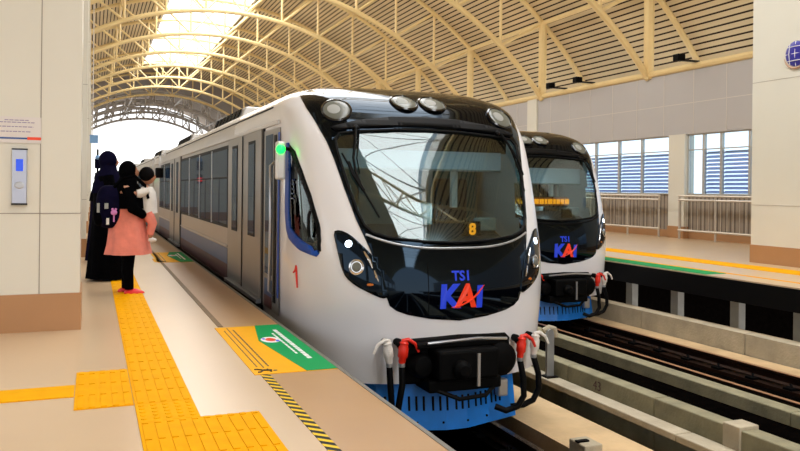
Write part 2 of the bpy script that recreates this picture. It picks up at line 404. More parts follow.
# right wall: upper panels, window bays between wall piers, windows, fences, railings
piers = [(-21.9 + 8.0 * i, -21.2 + 8.0 * i) for i in range(17)]   # the fifth is y 10.1, the sixth 18.1
piers = [(2.05, 2.75), (10.05, 10.75), (18.0, 18.68), (26.2, 26.9), (34.3, 35.0), (42.4, 43.1), (50.5, 51.2), (58.6, 59.3), (66.7, 67.4), (74.8, 75.5), (82.9, 83.6), (91, 91.7), (99, 99.7), (107, 107.7)]
rw = MB(); rw.box(16.3, 16.6, Y0, Y1, 3.08, 5.0)
struct(rw.build('wall_right', K['wall']))
s = MB(); y = -10.0
while y < 80: s.box(16.294, 16.31, y - .012, y + .012, 3.1, 5); y += 1.26
s.box(16.294, 16.31, Y0, Y1, 3.99, 4.01); struct(s.build('trim_3', mat('pale_seam', (206, 200, 192), .6)))
for i, (a, c) in enumerate(piers):
    if i not in (2, 3):
        struct(MB().box(16.24, 16.6, a, c, 0, 3.09).build('wall_far_pier', K['pillar'])); continue
    t = empty('wall_pier', (16.3, (a + c) / 2, 0), ['', '', 'pale narrow wall pier between the two louvred windows', 'pale wall pier whose top shows above the second train'][i] if i in (2, 3) else 'wall pier of the far wall hidden behind the trains', 'pillar', 'wall piers of the far wall')
    h = (c - a) / 2
    MB().box(-.06, .3, -h, h, .35, 5.0 if i == 3 else 3.09).build('shaft', K['pillar'], t)
    MB().box(-.08, .3, -h - .01, h + .01, 0, .35).build('brown_base', K['kick'], t)
struct(MB().box(16.3, 16.6, Y0, 2.05, 0, 3.08).build('wall_right_near', K['wall']))
bays = [(piers[i][1], piers[i + 1][0]) for i in range(len(piers) - 1)]
wi = 0
for bi, (a, c) in enumerate(bays):
    if bi > 5:
        struct(MB().box(16.35, 16.5, a, c, 0, 3.08).build('wall_far_bay', K['wall'])); continue
    n = 6; 
    div = [a + (c - a) * k / n for k in range(n + 1)]
    if bi == 1: div = [10.75, 12.2, 13.4, 14.6, 15.7, 16.71, 17.38, 18.0]
    if bi == 2: div = [18.68, 20.07, 21.23, 22.5, 23.75, 25.0, 26.2]
    for k in range(len(div) - 1):
        wi += 1; d0, d1 = div[k], div[k + 1]
        clear = (bi == 1 and k == len(div) - 2)
        fr = MB(); z0 = 1.3; e = .035
        fr.box(16.36, 16.46, d0, d0 + e, z0, 3.08); fr.box(16.36, 16.46, d1 - e, d1, z0, 3.08); fr.box(16.36, 16.46, d0 + e, d1 - e, z0, z0 + e); fr.box(16.36, 16.46, d0 + e, d1 - e, 3.08 - e, 3.08); fr.box(16.37, 16.45, d0 + e, d1 - e, 2.6, 2.63)
        f = struct(fr.build('window_%d' % wi, K['frame']))
        MB().box(16.405, 16.411, d0 + e, d1 - e, z0 + e, 3.08 - e).build('pane', K['pane'], f)
        if not clear:
            lv = MB(); z = z0 + .05
            while z < 2.58:
                lv.prism([(16.43, z), (16.50, z + .075), (16.51, z + .07), (16.44, z - .005)], 'y', d0 + e + .002, d1 - e - .002); z += .112
            lv.build('louvre_slats', K['louvre'], f)
    if bi > 2: struct(MB().box(16.4, 16.5, a, c, 0, 1.3).build('wall_far_low', K['corr'])); continue
    t = empty('corrugated_fence', (16.4, a, 0), 'grey corrugated lower panel below the window beside the big pillar' if bi == 1 else 'grey corrugated lower panel behind the railing near the second train' if bi == 2 else 'grey corrugated lower wall panel hidden behind the trains', 'wall panel', 'corrugated panels below the far windows')
    MB().box(0, .06, .002, c - a - .002, .22, 1.3).build('panel_sheet', K['corr'], t)
    MB().box(-.01, .06, .002, c - a - .002, 0, .22).build('brown_kick', K['kick'], t)
    if bi > 2: continue
    t = empty('guard_railing', (16.0, a, 0), 'steel guard railing beside the big pillar' if bi == 1 else 'steel guard railing between the second train and the narrow pier' if bi == 2 else 'steel guard railing hidden by the big pillar', 'railing', 'steel railings along the far wall')
    L = c - a
    posts = [.12 + (L - .2) * k / 5 for k in range(6)]
    pm = None
    for q in posts:
        if pm is None: pm = MB().tube([(0, 0, 0), (0, 0, 1.28)], .032, 10).build('post', K['railing'], t); pm.location = (0, q, 0)
        else: c2 = pm.copy(); C.objects.link(c2); c2.location = (0, q, 0)
    for z, r in ((1.26, .032), (1.14, .03), (.26, .035)): MB().tube([(0, .08, z), (0, L - .04, z)], r, 8).build('rail', K['railing'], t)
    bm = None; q = .3
    while q < L - .1:
        if bm is None: bm = MB().tube([(0, 0, .27), (0, 0, 1.13)], .012, 6).build('baluster', K['railing'], t); bm.location = (.01, q, 0)
        else: c2 = bm.copy(); C.objects.link(c2); c2.location = (.01, q, 0)
        q += .22
# big pillar on the far platform
t = empty('platform_pillar', (12.1, 11.55, 0), 'large pale pillar with the blue globe emblem on the far platform', 'pillar')
MB().box(0, .9, -2.6, 0, .35, 7.8).build('shaft', K['pillar'], t)
MB().box(-.02, .92, -2.61, .01, 0, .35).build('brown_base', K['kick'], t)
s = MB()
for z in (1.13, 3.53, 5.9): s.box(-.004, .1, -2.6, .001, z - .005, z + .005)
s.box(-.004, .1, -1.61, -1.6, .35, 7.8)
s.build('panel_seam', mat('faint_seam', (176, 168, 156), .6), t)
t = empty('globe_emblem', (12.095, 10.53, 3.96), 'round blue globe emblem mounted on the big pale pillar', 'emblem')
RX = Matrix.Rotation(-PI / 2, 4, 'Y')
MB().disc(RX, [(.235, 0), (.235, .01), (.2, .025), (.12, .04), (.02, .045)], 32).build('globe', K['globeblue'], t, smooth=True)
g = MB()
for a in (-.13, 0, .13): 
    h = math.sqrt(.23 ** 2 - a * a)
    g.tube([(-.047 + abs(q) / h * .03, a * (1 - .0 * q), q) for q in [h * (-1 + 2 * k / 10) for k in range(11)]], .007, 5)
    g.tube([(-.047 + abs(q) / h * .03, q, a) for q in [h * (-1 + 2 * k / 10) for k in range(11)]], .007, 5)
g.build('meridian_lines', K['white'], t)
g = MB(); g.tube([(-.012, .27 * math.cos(q), .27 * math.sin(q)) for q in [PI * (1.02 + .9 * k / 14) for k in range(15)]], [.004 + .016 * math.sin(PI * k / 14) for k in range(15)], 6)
g.build('crescent', K['tan'], t)

# ------------------------------------------------------------------ vault: skin, skylight, trusses, purlins
def skin(name, a0, a1, y0, y1, m, r=15.25, n=28):
    b = bmesh.new(); A = []; B = []
    for k in range(n + 1):
        t = a0 + (a1 - a0) * k / n; x = 6 + r * math.sin(t); z = -3 + r * math.cos(t)
        A.append(b.verts.new((x, y0, z))); B.append(b.verts.new((x, y1, z)))
    for k in range(n): b.faces.new((A[k], A[k + 1], B[k + 1], B[k]))
    me = bpy.data.meshes.new(name); b.to_mesh(me); b.free(); me.materials.append(m)
    o = bpy.data.objects.new(name, me); C.objects.link(o)
    s = o.modifiers.new('s', 'SOLIDIFY'); s.thickness = .12; s.offset = 1
    return struct(o)
aR, aL = math.radians(57), math.radians(57)
s0, s1 = math.asin((3.95 - 6) / 15.25), math.asin((8.45 - 6) / 15.25)
skin('ceiling_right_slats', s1, aR, Y0, 76, K['roof'])
skin('ceiling_left_slats', -aL, s0, Y0, 76, K['roof'])
skin('ceiling_end_right', s1, aR, 76, 108, K['endskin']); skin('ceiling_end_left', -aL, s0, 76, 108, K['endskin']); skin('ceiling_end_middle', s0, s1, 70, 108, K['endskin'])
# skylight curb frame and lattice
sk = empty('skylight', (0, 0, 0), 'long bright skylight with a steel lattice along the top of the vault', 'skylight')
b = MB()
for x in (3.95, 8.45):
    z = -3 + math.sqrt(15.25 ** 2 - (x - 6) ** 2); b.box(x - .06, x + .06, Y0, 70, z - .12, z + .35)
b.build('curb_frame', K['whitesteel'], sk)
b = MB(); y = -20.0
while y < 67:
    b.tube([(3.95, y, 12.1), (8.45, y, 12.0)], .05, 6); b.tube([(3.95, y, 12.1), (6.2, y + 1.55, 12.25), (8.45, y, 12.0)], .035, 6); b.tube([(3.95, y + 3.1, 12.1), (6.2, y + 1.55, 12.25), (8.45, y + 3.1, 12.0)], .035, 6); y += 3.1
b.build('lattice_bars', K['whitesteel'], sk)

XN = [6 + 1.873 * (k - 5.5) for k in range(12)]
def ch(x, r): return -3 + math.sqrt(r * r - (x - 6) ** 2)
RL, RU = 13.0, 15.0
def lowz(x): return ch(x, RL)
proto = empty('roof_truss', (0, 0, 0))
am = math.asin(10.3 / RL)
MB().tube([(6 + RL * math.sin(q), 0, -3 + RL * math.cos(q)) for q in [-am + 2 * am * k / 48 for k in range(49)]], .11, 8).build('lower_chord', K['gold'], proto, smooth=True)
au = math.radians(57)
MB().tube([(6 + RU * math.sin(q), 0, -3 + RU * math.cos(q)) for q in [-au + 2 * au * k / 48 for k in range(49)]], .1, 8).build('upper_chord', K['gold'], proto, smooth=True)
for k, x in enumerate(XN):
    r = .16 if k in (0, 11) else .06
    MB().tube([(x, 0, lowz(x)), (x, 0, ch(x, RU))], r, 8).build('end_post' if k in (0, 11) else 'strut', K['gold'], proto, smooth=True)
for k in range(11):
    if k < 5: p, q = (XN[k], RU), (XN[k + 1], RL)
    elif k > 5: p, q = (XN[k + 1], RU), (XN[k], RL)
    else: continue
    MB().tube([(p[0], 0, ch(*p)), (q[0], 0, ch(*q))], .06, 8).build('diagonal', K['gold'], proto, smooth=True)
for s_ in (0, 1):
    MB().tube([(XN[5 + s_], 0, ch(XN[5 + s_], RU)), (XN[6 - s_], 0, ch(XN[6 - s_], RL))], .045, 6).build('cross_brace', K['gold'], proto)
names = {0: 'gold arched roof truss whose post meets the far wall nearest the globe pillar', 1: 'gold arched roof truss with its post directly above the second train', 2: 'gold arched roof truss, third post along the far wall from the globe pillar', 3: 'gold arched roof truss, fourth post along the far wall from the globe pillar'}
order = ['fifth', 'sixth', 'seventh', 'eighth', 'ninth', 'tenth']
for k in range(-3, 10):
    o = proto if k == -3 else copy_tree(proto)
    o.location = (0, 19.7 + 6.2 * k, 0)
    o['category'] = 'roof truss'; o['group'] = 'gold arched roof trusses'
    o['label'] = names.get(k) or ('gold arched roof truss %s, out of view' % ('just ahead above the globe pillar', 'above the near train front', 'directly above the camera')[-k - 1] if k < 0 else 'gold arched roof truss, %s in depth, the last before the grey end roof' % order[k - 4] if k == 9 else 'gold arched roof truss, %s in depth from the globe pillar' % order[k - 4])
for x, r, lab in ((16.3, .09, 'gold roof tube along the truss tops over the far wall'), (12.55, .075, 'thin gold roof tube second up from the far wall'), (10.5, .09, 'gold roof tube just outside the skylight on the train side'), (8.6, .07, 'gold roof tube along the train-side edge of the skylight'), (3.6, .07, 'gold roof tube along the pillar-side edge of the skylight'), (1.4, .09, 'gold roof tube above the near platform edge'), (-.6, .075, 'gold roof tube above the near pillars'), (-4.3, .12, 'gold roof tube along the near outer wall')):
    z = ch(max(min(x, 16.29), -4.29), RU)
    tag(MB().tube([(x, -8, z), (x, 76, z)], r, 8).build('roof_purlin', K['gold'], smooth=True), lab, 'roof beam', 'gold tubes running along the roof')
tag(MB().tube([(16.3, -10, 5.06), (16.3, 76, 5.06)], .1, 8).build('eaves_beam', K['gold'], smooth=True), 'gold tube along the top edge of the far wall', 'roof beam')
tag(MB().tube([(-4.4, -10, 5.06), (-4.4, 76, 5.06)], .1, 8).build('eaves_beam', K['gold'], smooth=True), 'gold tube along the top of the near outer wall', 'roof beam')
# white space-frame arches at the end
proto = empty('end_arch', (0, 0, 0))
def arc(r, a, n=36, dy=0): return [(6 + r * math.sin(q), dy, -3 + r * math.cos(q)) for q in [-a + 2 * a * k / n for k in range(n + 1)]]
MB().tube(arc(12.9, .9), .15, 6).build('lower_tube', K['whitesteel'], proto)
MB().tube(arc(14.2, .79, 36, 1.0), .1, 6).build('upper_tube', K['whitesteel'], proto)
MB().tube(arc(14.2, .79, 36, -1.0), .1, 6).build('upper_tube', K['whitesteel'], proto)
b = MB(); A = arc(12.9, .9, 24); B = arc(14.2, .79, 24, 1.0); D = arc(14.2, .79, 24, -1.0)
for k in range(24): b.tube([A[k], B[k + 1] if k % 2 else B[k]], .08, 5); b.tube([A[k + 1], D[k] if k % 2 else D[k + 1]], .08, 5); b.tube([A[k], D[k]], .05, 5)
b.build('web_tubes', K['whitesteel'], proto)
for i, y in enumerate((84, 93, 102)):
    o = proto if i == 0 else copy_tree(proto); o.location = (0, y, 0); o['category'] = 'roof truss'; o['group'] = 'white space frame arches at the station end'
    o['label'] = ['white space frame arch, first one after the gold trusses', 'white space frame arch in the middle of the end roof', 'white space frame arch at the very mouth of the station'][i]
for i, a in enumerate((-.55, -.2, .15, .5)):
    tag(MB().tube([(6 + 13 * math.sin(a), 77, -3 + 13 * math.cos(a)), (6 + 13 * math.sin(a), 107, -3 + 13 * math.cos(a))], .09, 6).build('tie_tube', K['whitesteel']), 'white tube tying the end arches together, %s from the pillar side' % ('first', 'second', 'third', 'fourth')[i], 'roof beam', 'white ties between the end arches')
# cctv cameras on the eaves tube
for y, lab in ((24.3, 'small dark camera on the eaves tube directly above the second train'), (22.6, 'small dark camera on the eaves tube, nearer the globe pillar'), (17.6, 'dark flat bracket on the eaves tube beside the globe pillar')):
    t = empty('security_camera', (16.15, y, 5.1), lab, 'camera')
    MB().box(-.5, .2, -.05, .05, .05, .1).build('arm', K['black'], t)
    MB().box(-.62, -.36, -.1, .14, .05, .24).build('camera_body', K['darkmetal'], t, bevel=.02)

# ------------------------------------------------------------------ the tracks
struct(MB().box(1.5, 9.76, Y0, Y1, -1.8, -1.5).build('floor_track_bed', K['ballast_void']))
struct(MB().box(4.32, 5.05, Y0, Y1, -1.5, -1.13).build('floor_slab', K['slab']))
struct(MB().box(5.05, 6.28, Y0, Y1, -1.5, -1.3).build('floor_trough', K['ballast_void']))
struct(MB().box(5.55, 6.27, Y0, Y1, -1.2, -.88).build('floor_trough_fill', K['ballast_void']))  # near-black infill added to give the dark band between the kerbs
struct(MB().box(6.5, 8.72, Y0, Y1, -1.5, -1.22).build('floor_track_two', K['ballast_void']))
struct(MB().box(8.72, 9.3, Y0, Y1, -1.5, -1.12).build('floor_ledge', K['slab']))
ww = MB(); y = 1.8
while y < 60: ww.box(9.32, 9.6, y, y + 2.38, -1.2, -.8); y += 2.4
struct(ww.build('wall_upstand', K['concrete']))
def blocks(name, x0, x1, z0, z1, ys, gap, m, label, group):
    """a run of precast units end to end: each unit its own thing"""
    base = None
    for i in range(len(ys) - 1):
        L = ys[i + 1] - ys[i] - gap
        o = MB().box(x0, x1, 0, L, z0, z1).build(name, m, None, bevel=.012); o.location = (0, ys[i], 0)
        tag(o, label[min(i, len(label) - 1)], 'concrete kerb', group)
blocks('trough_beam', 5.15, 5.36, -1.0, -.93, [1.5, 5.8, 10.2, 15, 20, 26], .01, K['concrete'], ['low concrete kerb next to the pale track slab, at the bottom of the view', 'low concrete kerb next to the pale track slab, beside the hose end', 'low concrete kerb next to the pale track slab, hidden behind the train'], 'low concrete kerbs by the track slab')
blocks('trough_wall', 5.362, 5.55, -1.3, -.745, [1.2, 5.27, 6.35, 7.9, 11, 15, 20, 26], .012, K['concrete_g'], ['concrete trough wall unit past the raised joint, at the bottom right corner', 'concrete trough wall unit between the raised joint and the red number', 'concrete trough wall unit bearing the small red number', 'concrete trough wall unit just right of the train front', 'concrete trough wall unit hidden behind the train'], 'upright concrete trough walls')
tag(MB().box(5.34, 5.57, 5.2, 5.4, -.93, -.715).build('joint_block', K['concrete'], bevel=.01), 'raised pale concrete block at the joint of the trough wall', 'concrete block')
blocks('trough_beam', 6.28, 6.48, -1.2, -.75, [1.2, 5.5, 11, 16, 21, 26], .012, K['concrete_g'], ['long concrete kerb beside the rail of the second track, at the frame side', 'long concrete kerb beside the rail of the second track, running toward the second train', 'long concrete kerb of the second track hidden behind the trains'], 'tall concrete kerbs of the second track')
text_mesh('number_mark', '43', .15, K['maroon'], lambda a, c: (5.356, 7.29 - a, -.9 + c), None, thick=.002)
tag(bpy.data.objects['number_mark'], 'small red number painted on the concrete trough wall', 'painted number')
def rail(x, z, label):
    t = empty('rail', (x, 0, z), label, 'rail', 'steel running rails')
    MB().prism([(-.06, -.15), (.06, -.15), (.06, -.135), (.012, -.115), (.012, -.04), (.034, -.028), (.034, -.004), (-.034, -.004), (-.034, -.028), (-.012, -.04), (-.012, -.115), (-.06, -.135)], 'y', Y0, 100).build('rail_web', K['rail'], t)
    MB().box(-.03, .03, Y0, 100, -.004, 0).build('rail_head', K['rusttop'] if x > 5 else K['railtop'], t)
    c0 = None; y = 3.0
    while y < 14:
        if c0 is None:
            c0 = MB().box(-.16, .16, -.07, .07, -.17, -.14).tube([(-.1, -.03, -.14), (-.1, .0, -.1), (-.05, .03, -.12)], .014, 6).tube([(.1, -.03, -.14), (.1, 0, -.1), (.05, .03, -.12)], .014, 6).build('rail_clip', K['darkmetal'], t); c0.location = (0, y, 0)
        else:
            c = c0.copy(); C.objects.link(c); c.location = (0, y, 0)
        y += .62
rail(2.91, -1.1, 'steel rail under the near train, on the platform side')
rail(3.98, -1.1, 'dark steel rail coming out from under the blue plough')
rail(7.42, -1.0, 'brown steel rail with clips in front of the second train')
rail(8.49, -1.0, 'steel rail of the second track next to the far platform ledge')
for x, w_ in ((3.98, .14), (2.91, .14), (7.42, .17), (8.49, .17)):
    struct(MB().box(x - w_, x + w_, Y0, 100, -1.5, -1.27 if x < 5 else -1.17).build('floor_plinth', K['ballast_void'] if x < 5 else K['rail']))
t = empty('buffer_bracket', (5.26, 8.12, -.93), 'grey upright steel plate standing between the tracks beside the train hoses', 'bracket')
MB().prism([(-.05, 0), (.05, 0), (.05, .53), (.035, .575), (0, .59), (-.035, .575), (-.05, .53)], 'y', -.02, .02).build('plate', K['silver'], t)
MB().box(-.08, .08, -.08, .08, 0, .015).build('foot_plate', K['darkmetal'], t)
MB().tube([(-.06, .06, .56), (.02, .05, .6), (.09, .05, .58), (.12, .05, .48)], .035, 10).build('curved_arm', K['concrete'], t)
t = empty('kerb_end_block', (4.36, 6.1, -1.13), 'small pale concrete block on the slab edge at the bottom of the view', 'concrete block')
MB().box(-.1, .1, -.13, .13, 0, .13).build('block', K['concrete'], t, bevel=.012)
MB().box(-.11, .02, -.03, .02, .13, .145).build('cap_plate', K['darkmetal'], t)

# ------------------------------------------------------------------ train nose surface
def interp(pts, v):
    if v <= pts[0][0]: return pts[0][1]
    if v >= pts[-1][0]: return pts[-1][1]
    for i in range(len(pts) - 1):
        x0, y0 = pts[i]; x1, y1 = pts[i + 1]
        if v <= x1:
            xm, ym = pts[i - 1] if i > 0 else (x0 - (x1 - x0), y0 - (y1 - y0))
            xn, yn = pts[i + 2] if i + 2 < len(pts) else (x1 + (x1 - x0), y1 + (y1 - y0))
            t = (v - x0) / (x1 - x0); h = x1 - x0; m0 = (y1 - ym) / (x1 - xm) * h; m1 = (yn - y0) / (xn - x0) * h
            return (2 * t ** 3 - 3 * t * t + 1) * y0 + (t ** 3 - 2 * t * t + t) * m0 + (-2 * t ** 3 + 3 * t * t) * y1 + (t ** 3 - t * t) * m1
TIP = [(-.6, .06), (-.1, .02), (.3, 0), (.6, .04), (.85, .12), (1.3, .37), (1.9, .75), (2.15, .95), (2.33, 1.13), (2.48, 1.43), (2.56, 1.75), (2.63, 2.4), (2.66, 3.2)]
END = [(-.6, 1.45), (.3, 1.4), (.9, 1.4), (1.5, 1.45), (2.0, 1.6), (2.2, 1.8), (2.4, 2.1), (2.5, 2.6), (2.62, 3.6), (2.66, 4.2)]
NN = [(-.6, 2.7), (.3, 2.8), (.9, 3.0), (1.3, 3.6), (1.6, 4.3), (2.0, 5.5), (2.6, 5.5)]
ZT, ZS, HW, MM = 2.66, 2.1, 1.45, 2.6
def Wz(z):
    if z <= .6: return HW - .05 * ((.6 - z) / 1.15) ** 2
    if z <= ZS: return HW
    return HW * (1 - min(1, (z - ZS) / (ZT - ZS)) ** 3) ** (1 / 3)
def nose(x, z):
    W = Wz(z); a = interp(TIP, z); e = interp(END, z); q = min(abs(x) / max(W, 1e-6), 1)
    return a + (e - a) * (1 - (1 - q ** interp(NN, z)) ** (1 / MM))
def side(y, z):
    """half-width at depth y behind the tip"""
    W = Wz(z); a = interp(TIP, z); e = interp(END, z); g = max(0, min(1, (y - a) / (e - a)))
    return W * (1 - (1 - g) ** MM) ** (1 / interp(NN, z))
def nfront(x, z):
    e = .004; dx = (nose(x + e, z) - nose(x - e, z)) / (2 * e); dz = (nose(x, z + e) - nose(x, z - e)) / (2 * e)
    return Vector((dx, -1, dz)).normalized()
def pfront(x, z, off=0): return Vector((x, nose(x, z), z)) + nfront(x, z) * off
def pside(y, z, off=0, sgn=-1):
    e = .004; dy = (side(y + e, z) - side(y - e, z)) / (2 * e); dz = (side(y, z + e) - side(y, z - e)) / (2 * e)
    return Vector((sgn * side(y, z), y, z)) + Vector((sgn, -dy, -dz)).normalized() * off
def inside(p, poly):
    r = False; n = len(poly)
    for i in range(n):
        (x0, y0), (x1, y1) = poly[i], poly[(i + 1) % n]
        if (y0 > p[1]) != (y1 > p[1]) and p[0] < (x1 - x0) * (p[1] - y0) / (y1 - y0) + x0: r = not r
    return r
def dens(poly, st):
    out = []
    for i in range(len(poly)):
        a, c = Vector(poly[i]), Vector(poly[(i + 1) % len(poly)]); n = max(1, int((c - a).length / st))
        out += [tuple(a.lerp(c, k / n)) for k in range(n)]
    return out
def rounded(poly, it=2):
    for _ in range(it):
        o = []
        for i in range(len(poly)):
            a, c = Vector(poly[i]), Vector(poly[(i + 1) % len(poly)]); o += [tuple(a.lerp(c, .22)), tuple(a.lerp(c, .78))]
        poly = o
    return poly
def grow(poly, d):
    n = len(poly); ar = sum(poly[i][0] * poly[(i + 1) % n][1] - poly[(i + 1) % n][0] * poly[i][1] for i in range(n)); s = 1 if ar > 0 else -1; out = []
    for i in range(n):
        a, p, c = Vector(poly[i - 1]), Vector(poly[i]), Vector(poly[(i + 1) % n])
        n1 = Vector(((p - a).y, -(p - a).x)).normalized() * s; n2 = Vector(((c - p).y, -(c - p).x)).normalized() * s
        m = (n1 + n2); m = m.normalized() if m.length > 1e-4 else n1
        out.append(tuple(p + m * d / max(.5, m.dot(n1))))
    return out
def patch(name, poly, fn, m, parent, holes=(), off=.004, st=.045, thick=.006, smooth=True):
    P = dens(poly, st); V = [Vector(p) for p in P]; E = [(i, (i + 1) % len(P)) for i in range(len(P))]
    for h in holes:
        hp = dens(h, st); k = len(V); V += [Vector(p) for p in hp]; E += [(k + i, k + (i + 1) % len(hp)) for i in range(len(hp))]
    xs = [p[0] for p in P]; ys = [p[1] for p in P]; x = min(xs) + st / 2
    while x < max(xs):
        y = min(ys) + st / 2
        while y < max(ys):
            if inside((x, y), poly) and not any(inside((x, y), h) for h in holes): V.append(Vector((x, y)))
            y += st
        x += st
    r = delaunay_2d_cdt(V, E, [], 0, 1e-5); vs_, fs = r[0], r[2]
    F = []
    for f in fs:
        c = sum((vs_[i] for i in f), Vector((0, 0))) / len(f)
        if inside(c, P) and not any(inside(c, h) for h in holes): F.append(tuple(f))
    me = bpy.data.meshes.new(name); me.from_pydata([tuple(fn(v.x, v.y, off)) for v in vs_], [], F); me.materials.append(m)
    b = bmesh.new(); b.from_mesh(me); bmesh.ops.delete(b, geom=[v for v in b.verts if not v.link_faces], context='VERTS'); bmesh.ops.recalc_face_normals(b, faces=b.faces)
    c = fn(*[sum(q) / len(q) for q in zip(*[(v[0], v[1]) for v in P])], off); 
    fc = sum((f.normal * f.calc_area() for f in b.faces), Vector())
    ctr = sum((v.co for v in b.verts), Vector()) / len(b.verts)
    if fc.dot(ctr - Vector((0, 3.5, .8))) < 0: bmesh.ops.reverse_faces(b, faces=b.faces)
    b.to_mesh(me); b.free()
    if smooth:
        for p in me.polygons: p.use_smooth = True
    o = bpy.data.objects.new(name, me); C.objects.link(o); o.parent = parent
    s = o.modifiers.new('s', 'SOLIDIFY'); s.thickness = thick; s.offset = 1 if False else -1
    return o
def sym(half): return half + [(-x, z) for x, z in half[::-1] if abs(x) > 1e-6]
MASK = sym([(0, .045), (.32, .078), (.55, .125), (.66, .165), (.725, .215), (.765, .33), (.81, .5), (.885, .75), (.985, 1.05), (1.055, 1.35), (1.115, 1.65), (1.165, 1.85), (1.21, 1.98), (1.25, 2.12), (1.285, 2.24), (1.29, 2.35), (1.26, 2.435), (1.1, 2.5), (.7, 2.54), (.35, 2.555), (0, 2.56)])
WS = sym([(0, .82), (.35, .835), (.7, .875), (.84, .92), (.91, .99), (.96, 1.12), (1.02, 1.4), (1.075, 1.75), (1.08, 1.88), (1.03, 1.94), (.8, 1.97), (.4, 2.0), (0, 2.01)])
LAMP = [(1.185, .93), (1.13, .945), (1.05, .905), (.955, .8), (.865, .7), (.80, .56), (.745, .35), (.745, .3), (.79, .285), (.9, .335), (1.02, .4), (1.1, .475), (1.135, .57), (1.165, .75)]
RECESS = [(-.585, -.57), (-.585, -.17), (-.55, -.115), (0, -.095), (.55, -.115), (.615, -.17), (.615, -.57)]
CABW = [(1.34, 1.79), (1.18, 1.72), (1.0, 1.52), (.82, 1.28), (.66, 1.0), (.605, .82), (.6, .735), (.66, .70), (.93, .775), (1.2, .86), (1.32, .96), (1.38, 1.1), (1.40, 1.7)]
def shell_mesh(name, yend, m, parent):
    b = bmesh.new(); rows = []
    zs = [-.57 + (2.1 + .57) * k / 62 for k in range(63)] + [ZS + (ZT - ZS) * math.sin(PI / 2 * k / 20) for k in range(1, 20)] + [ZT - .0001]
    nphi = 44
    for z in zs:
        W = Wz(z); a = interp(TIP, z); e = interp(END, z); n = interp(NN, z); row = [(-W, yend), (-W, 4.5), (-W, e + .15)]
        for k in range(-nphi, nphi + 1):
            ph = PI / 2 * k / nphi; r = abs(math.sin(ph)) ** (2 / n) * (1 if k >= 0 else -1); g = 1 - abs(math.cos(ph)) ** (2 / MM)
            row.append((r * W, a + (e - a) * g))
        row += [(W, e + .15), (W, 4.5), (W, yend)]
        rows.append([b.verts.new((x, y, z)) for x, y in row])
    gws, gcw = grow(WS, .025), grow(CABW, .015)
    for i in range(len(rows) - 1):
        for k in range(len(rows[0]) - 1):
            q = (rows[i][k], rows[i][k + 1], rows[i + 1][k + 1], rows[i + 1][k])
            c = sum((v.co for v in q), Vector()) / 4
            if c.y < 2 and inside((c.x, c.z), gws) and abs(c.x) < 1.2: continue
            if abs(c.x) > 1.15 and .5 < c.y < 1.5 and inside((c.y, c.z), gcw): continue
            b.faces.new(q)
    bmesh.ops.remove_doubles(b, verts=b.verts, dist=.0004)
    bmesh.ops.recalc_face_normals(b, faces=b.faces)
    me = bpy.data.meshes.new(name); b.to_mesh(me); b.free(); me.materials.append(m)
    for p in me.polygons: p.use_smooth = True
    o = bpy.data.objects.new(name, me); C.objects.link(o); o.parent = parent
    return o
def fmat(x, z, off=0):
    n = nfront(x, z); t = Vector((1, 0, 0)); t = (t - n * t.dot(n)).normalized(); u = n.cross(t)
    m_ = Matrix((t, u, n)).transposed().to_4x4(); m_.translation = pfront(x, z, off); return m_
def mir(f): return [(-x, z) for x, z in f]
def cock(parent, x, z, col, sgn, hose, nm):
    """a brake-hose stop cock: body, lever and hose"""
    t = bpy.data.objects.new(nm, None); C.objects.link(t); t.parent = parent; t.location = (x, 0, z)
    y = nose(x, z) - .06 if abs(x) < 1.1 else .3
    MB().tube([(0, y + .12, .03), (0, y, .03), (0, y - .06, .0)], [.035, .04, .035], 12).build('pipe_elbow', K['darkmetal'], t, smooth=True)
    MB().disc(Matrix.Translation((0, y - .08, -.16)) @ Matrix.Rotation(-.12 * sgn, 4, 'Y'), [(.028, 0), (.036, .02), (.036, .05), (.05, .07), (.05, .15), (.04, .18), (.046, .2), (.03, .22)], 16).build('cock_body', col, t, smooth=True)
    MB().tube([(0, y - .08, .06), (-.06 * sgn, y - .1, .075), (-.13 * sgn, y - .1, .03), (-.17 * sgn, y - .1, -.05)], [.02, .02, .017, .014], 8).build('lever', col, t, smooth=True)
    MB().disc(Matrix.Translation((0, y - .08, -.19)), [(.034, 0), (.034, .035)], 14).build('clamp', K['silver'], t)
    MB().tube([(p[0], p[1] + y - .08, p[2]) for p in hose], .032, 10).build('hose', K['rubber'], t, smooth=True)
    return t

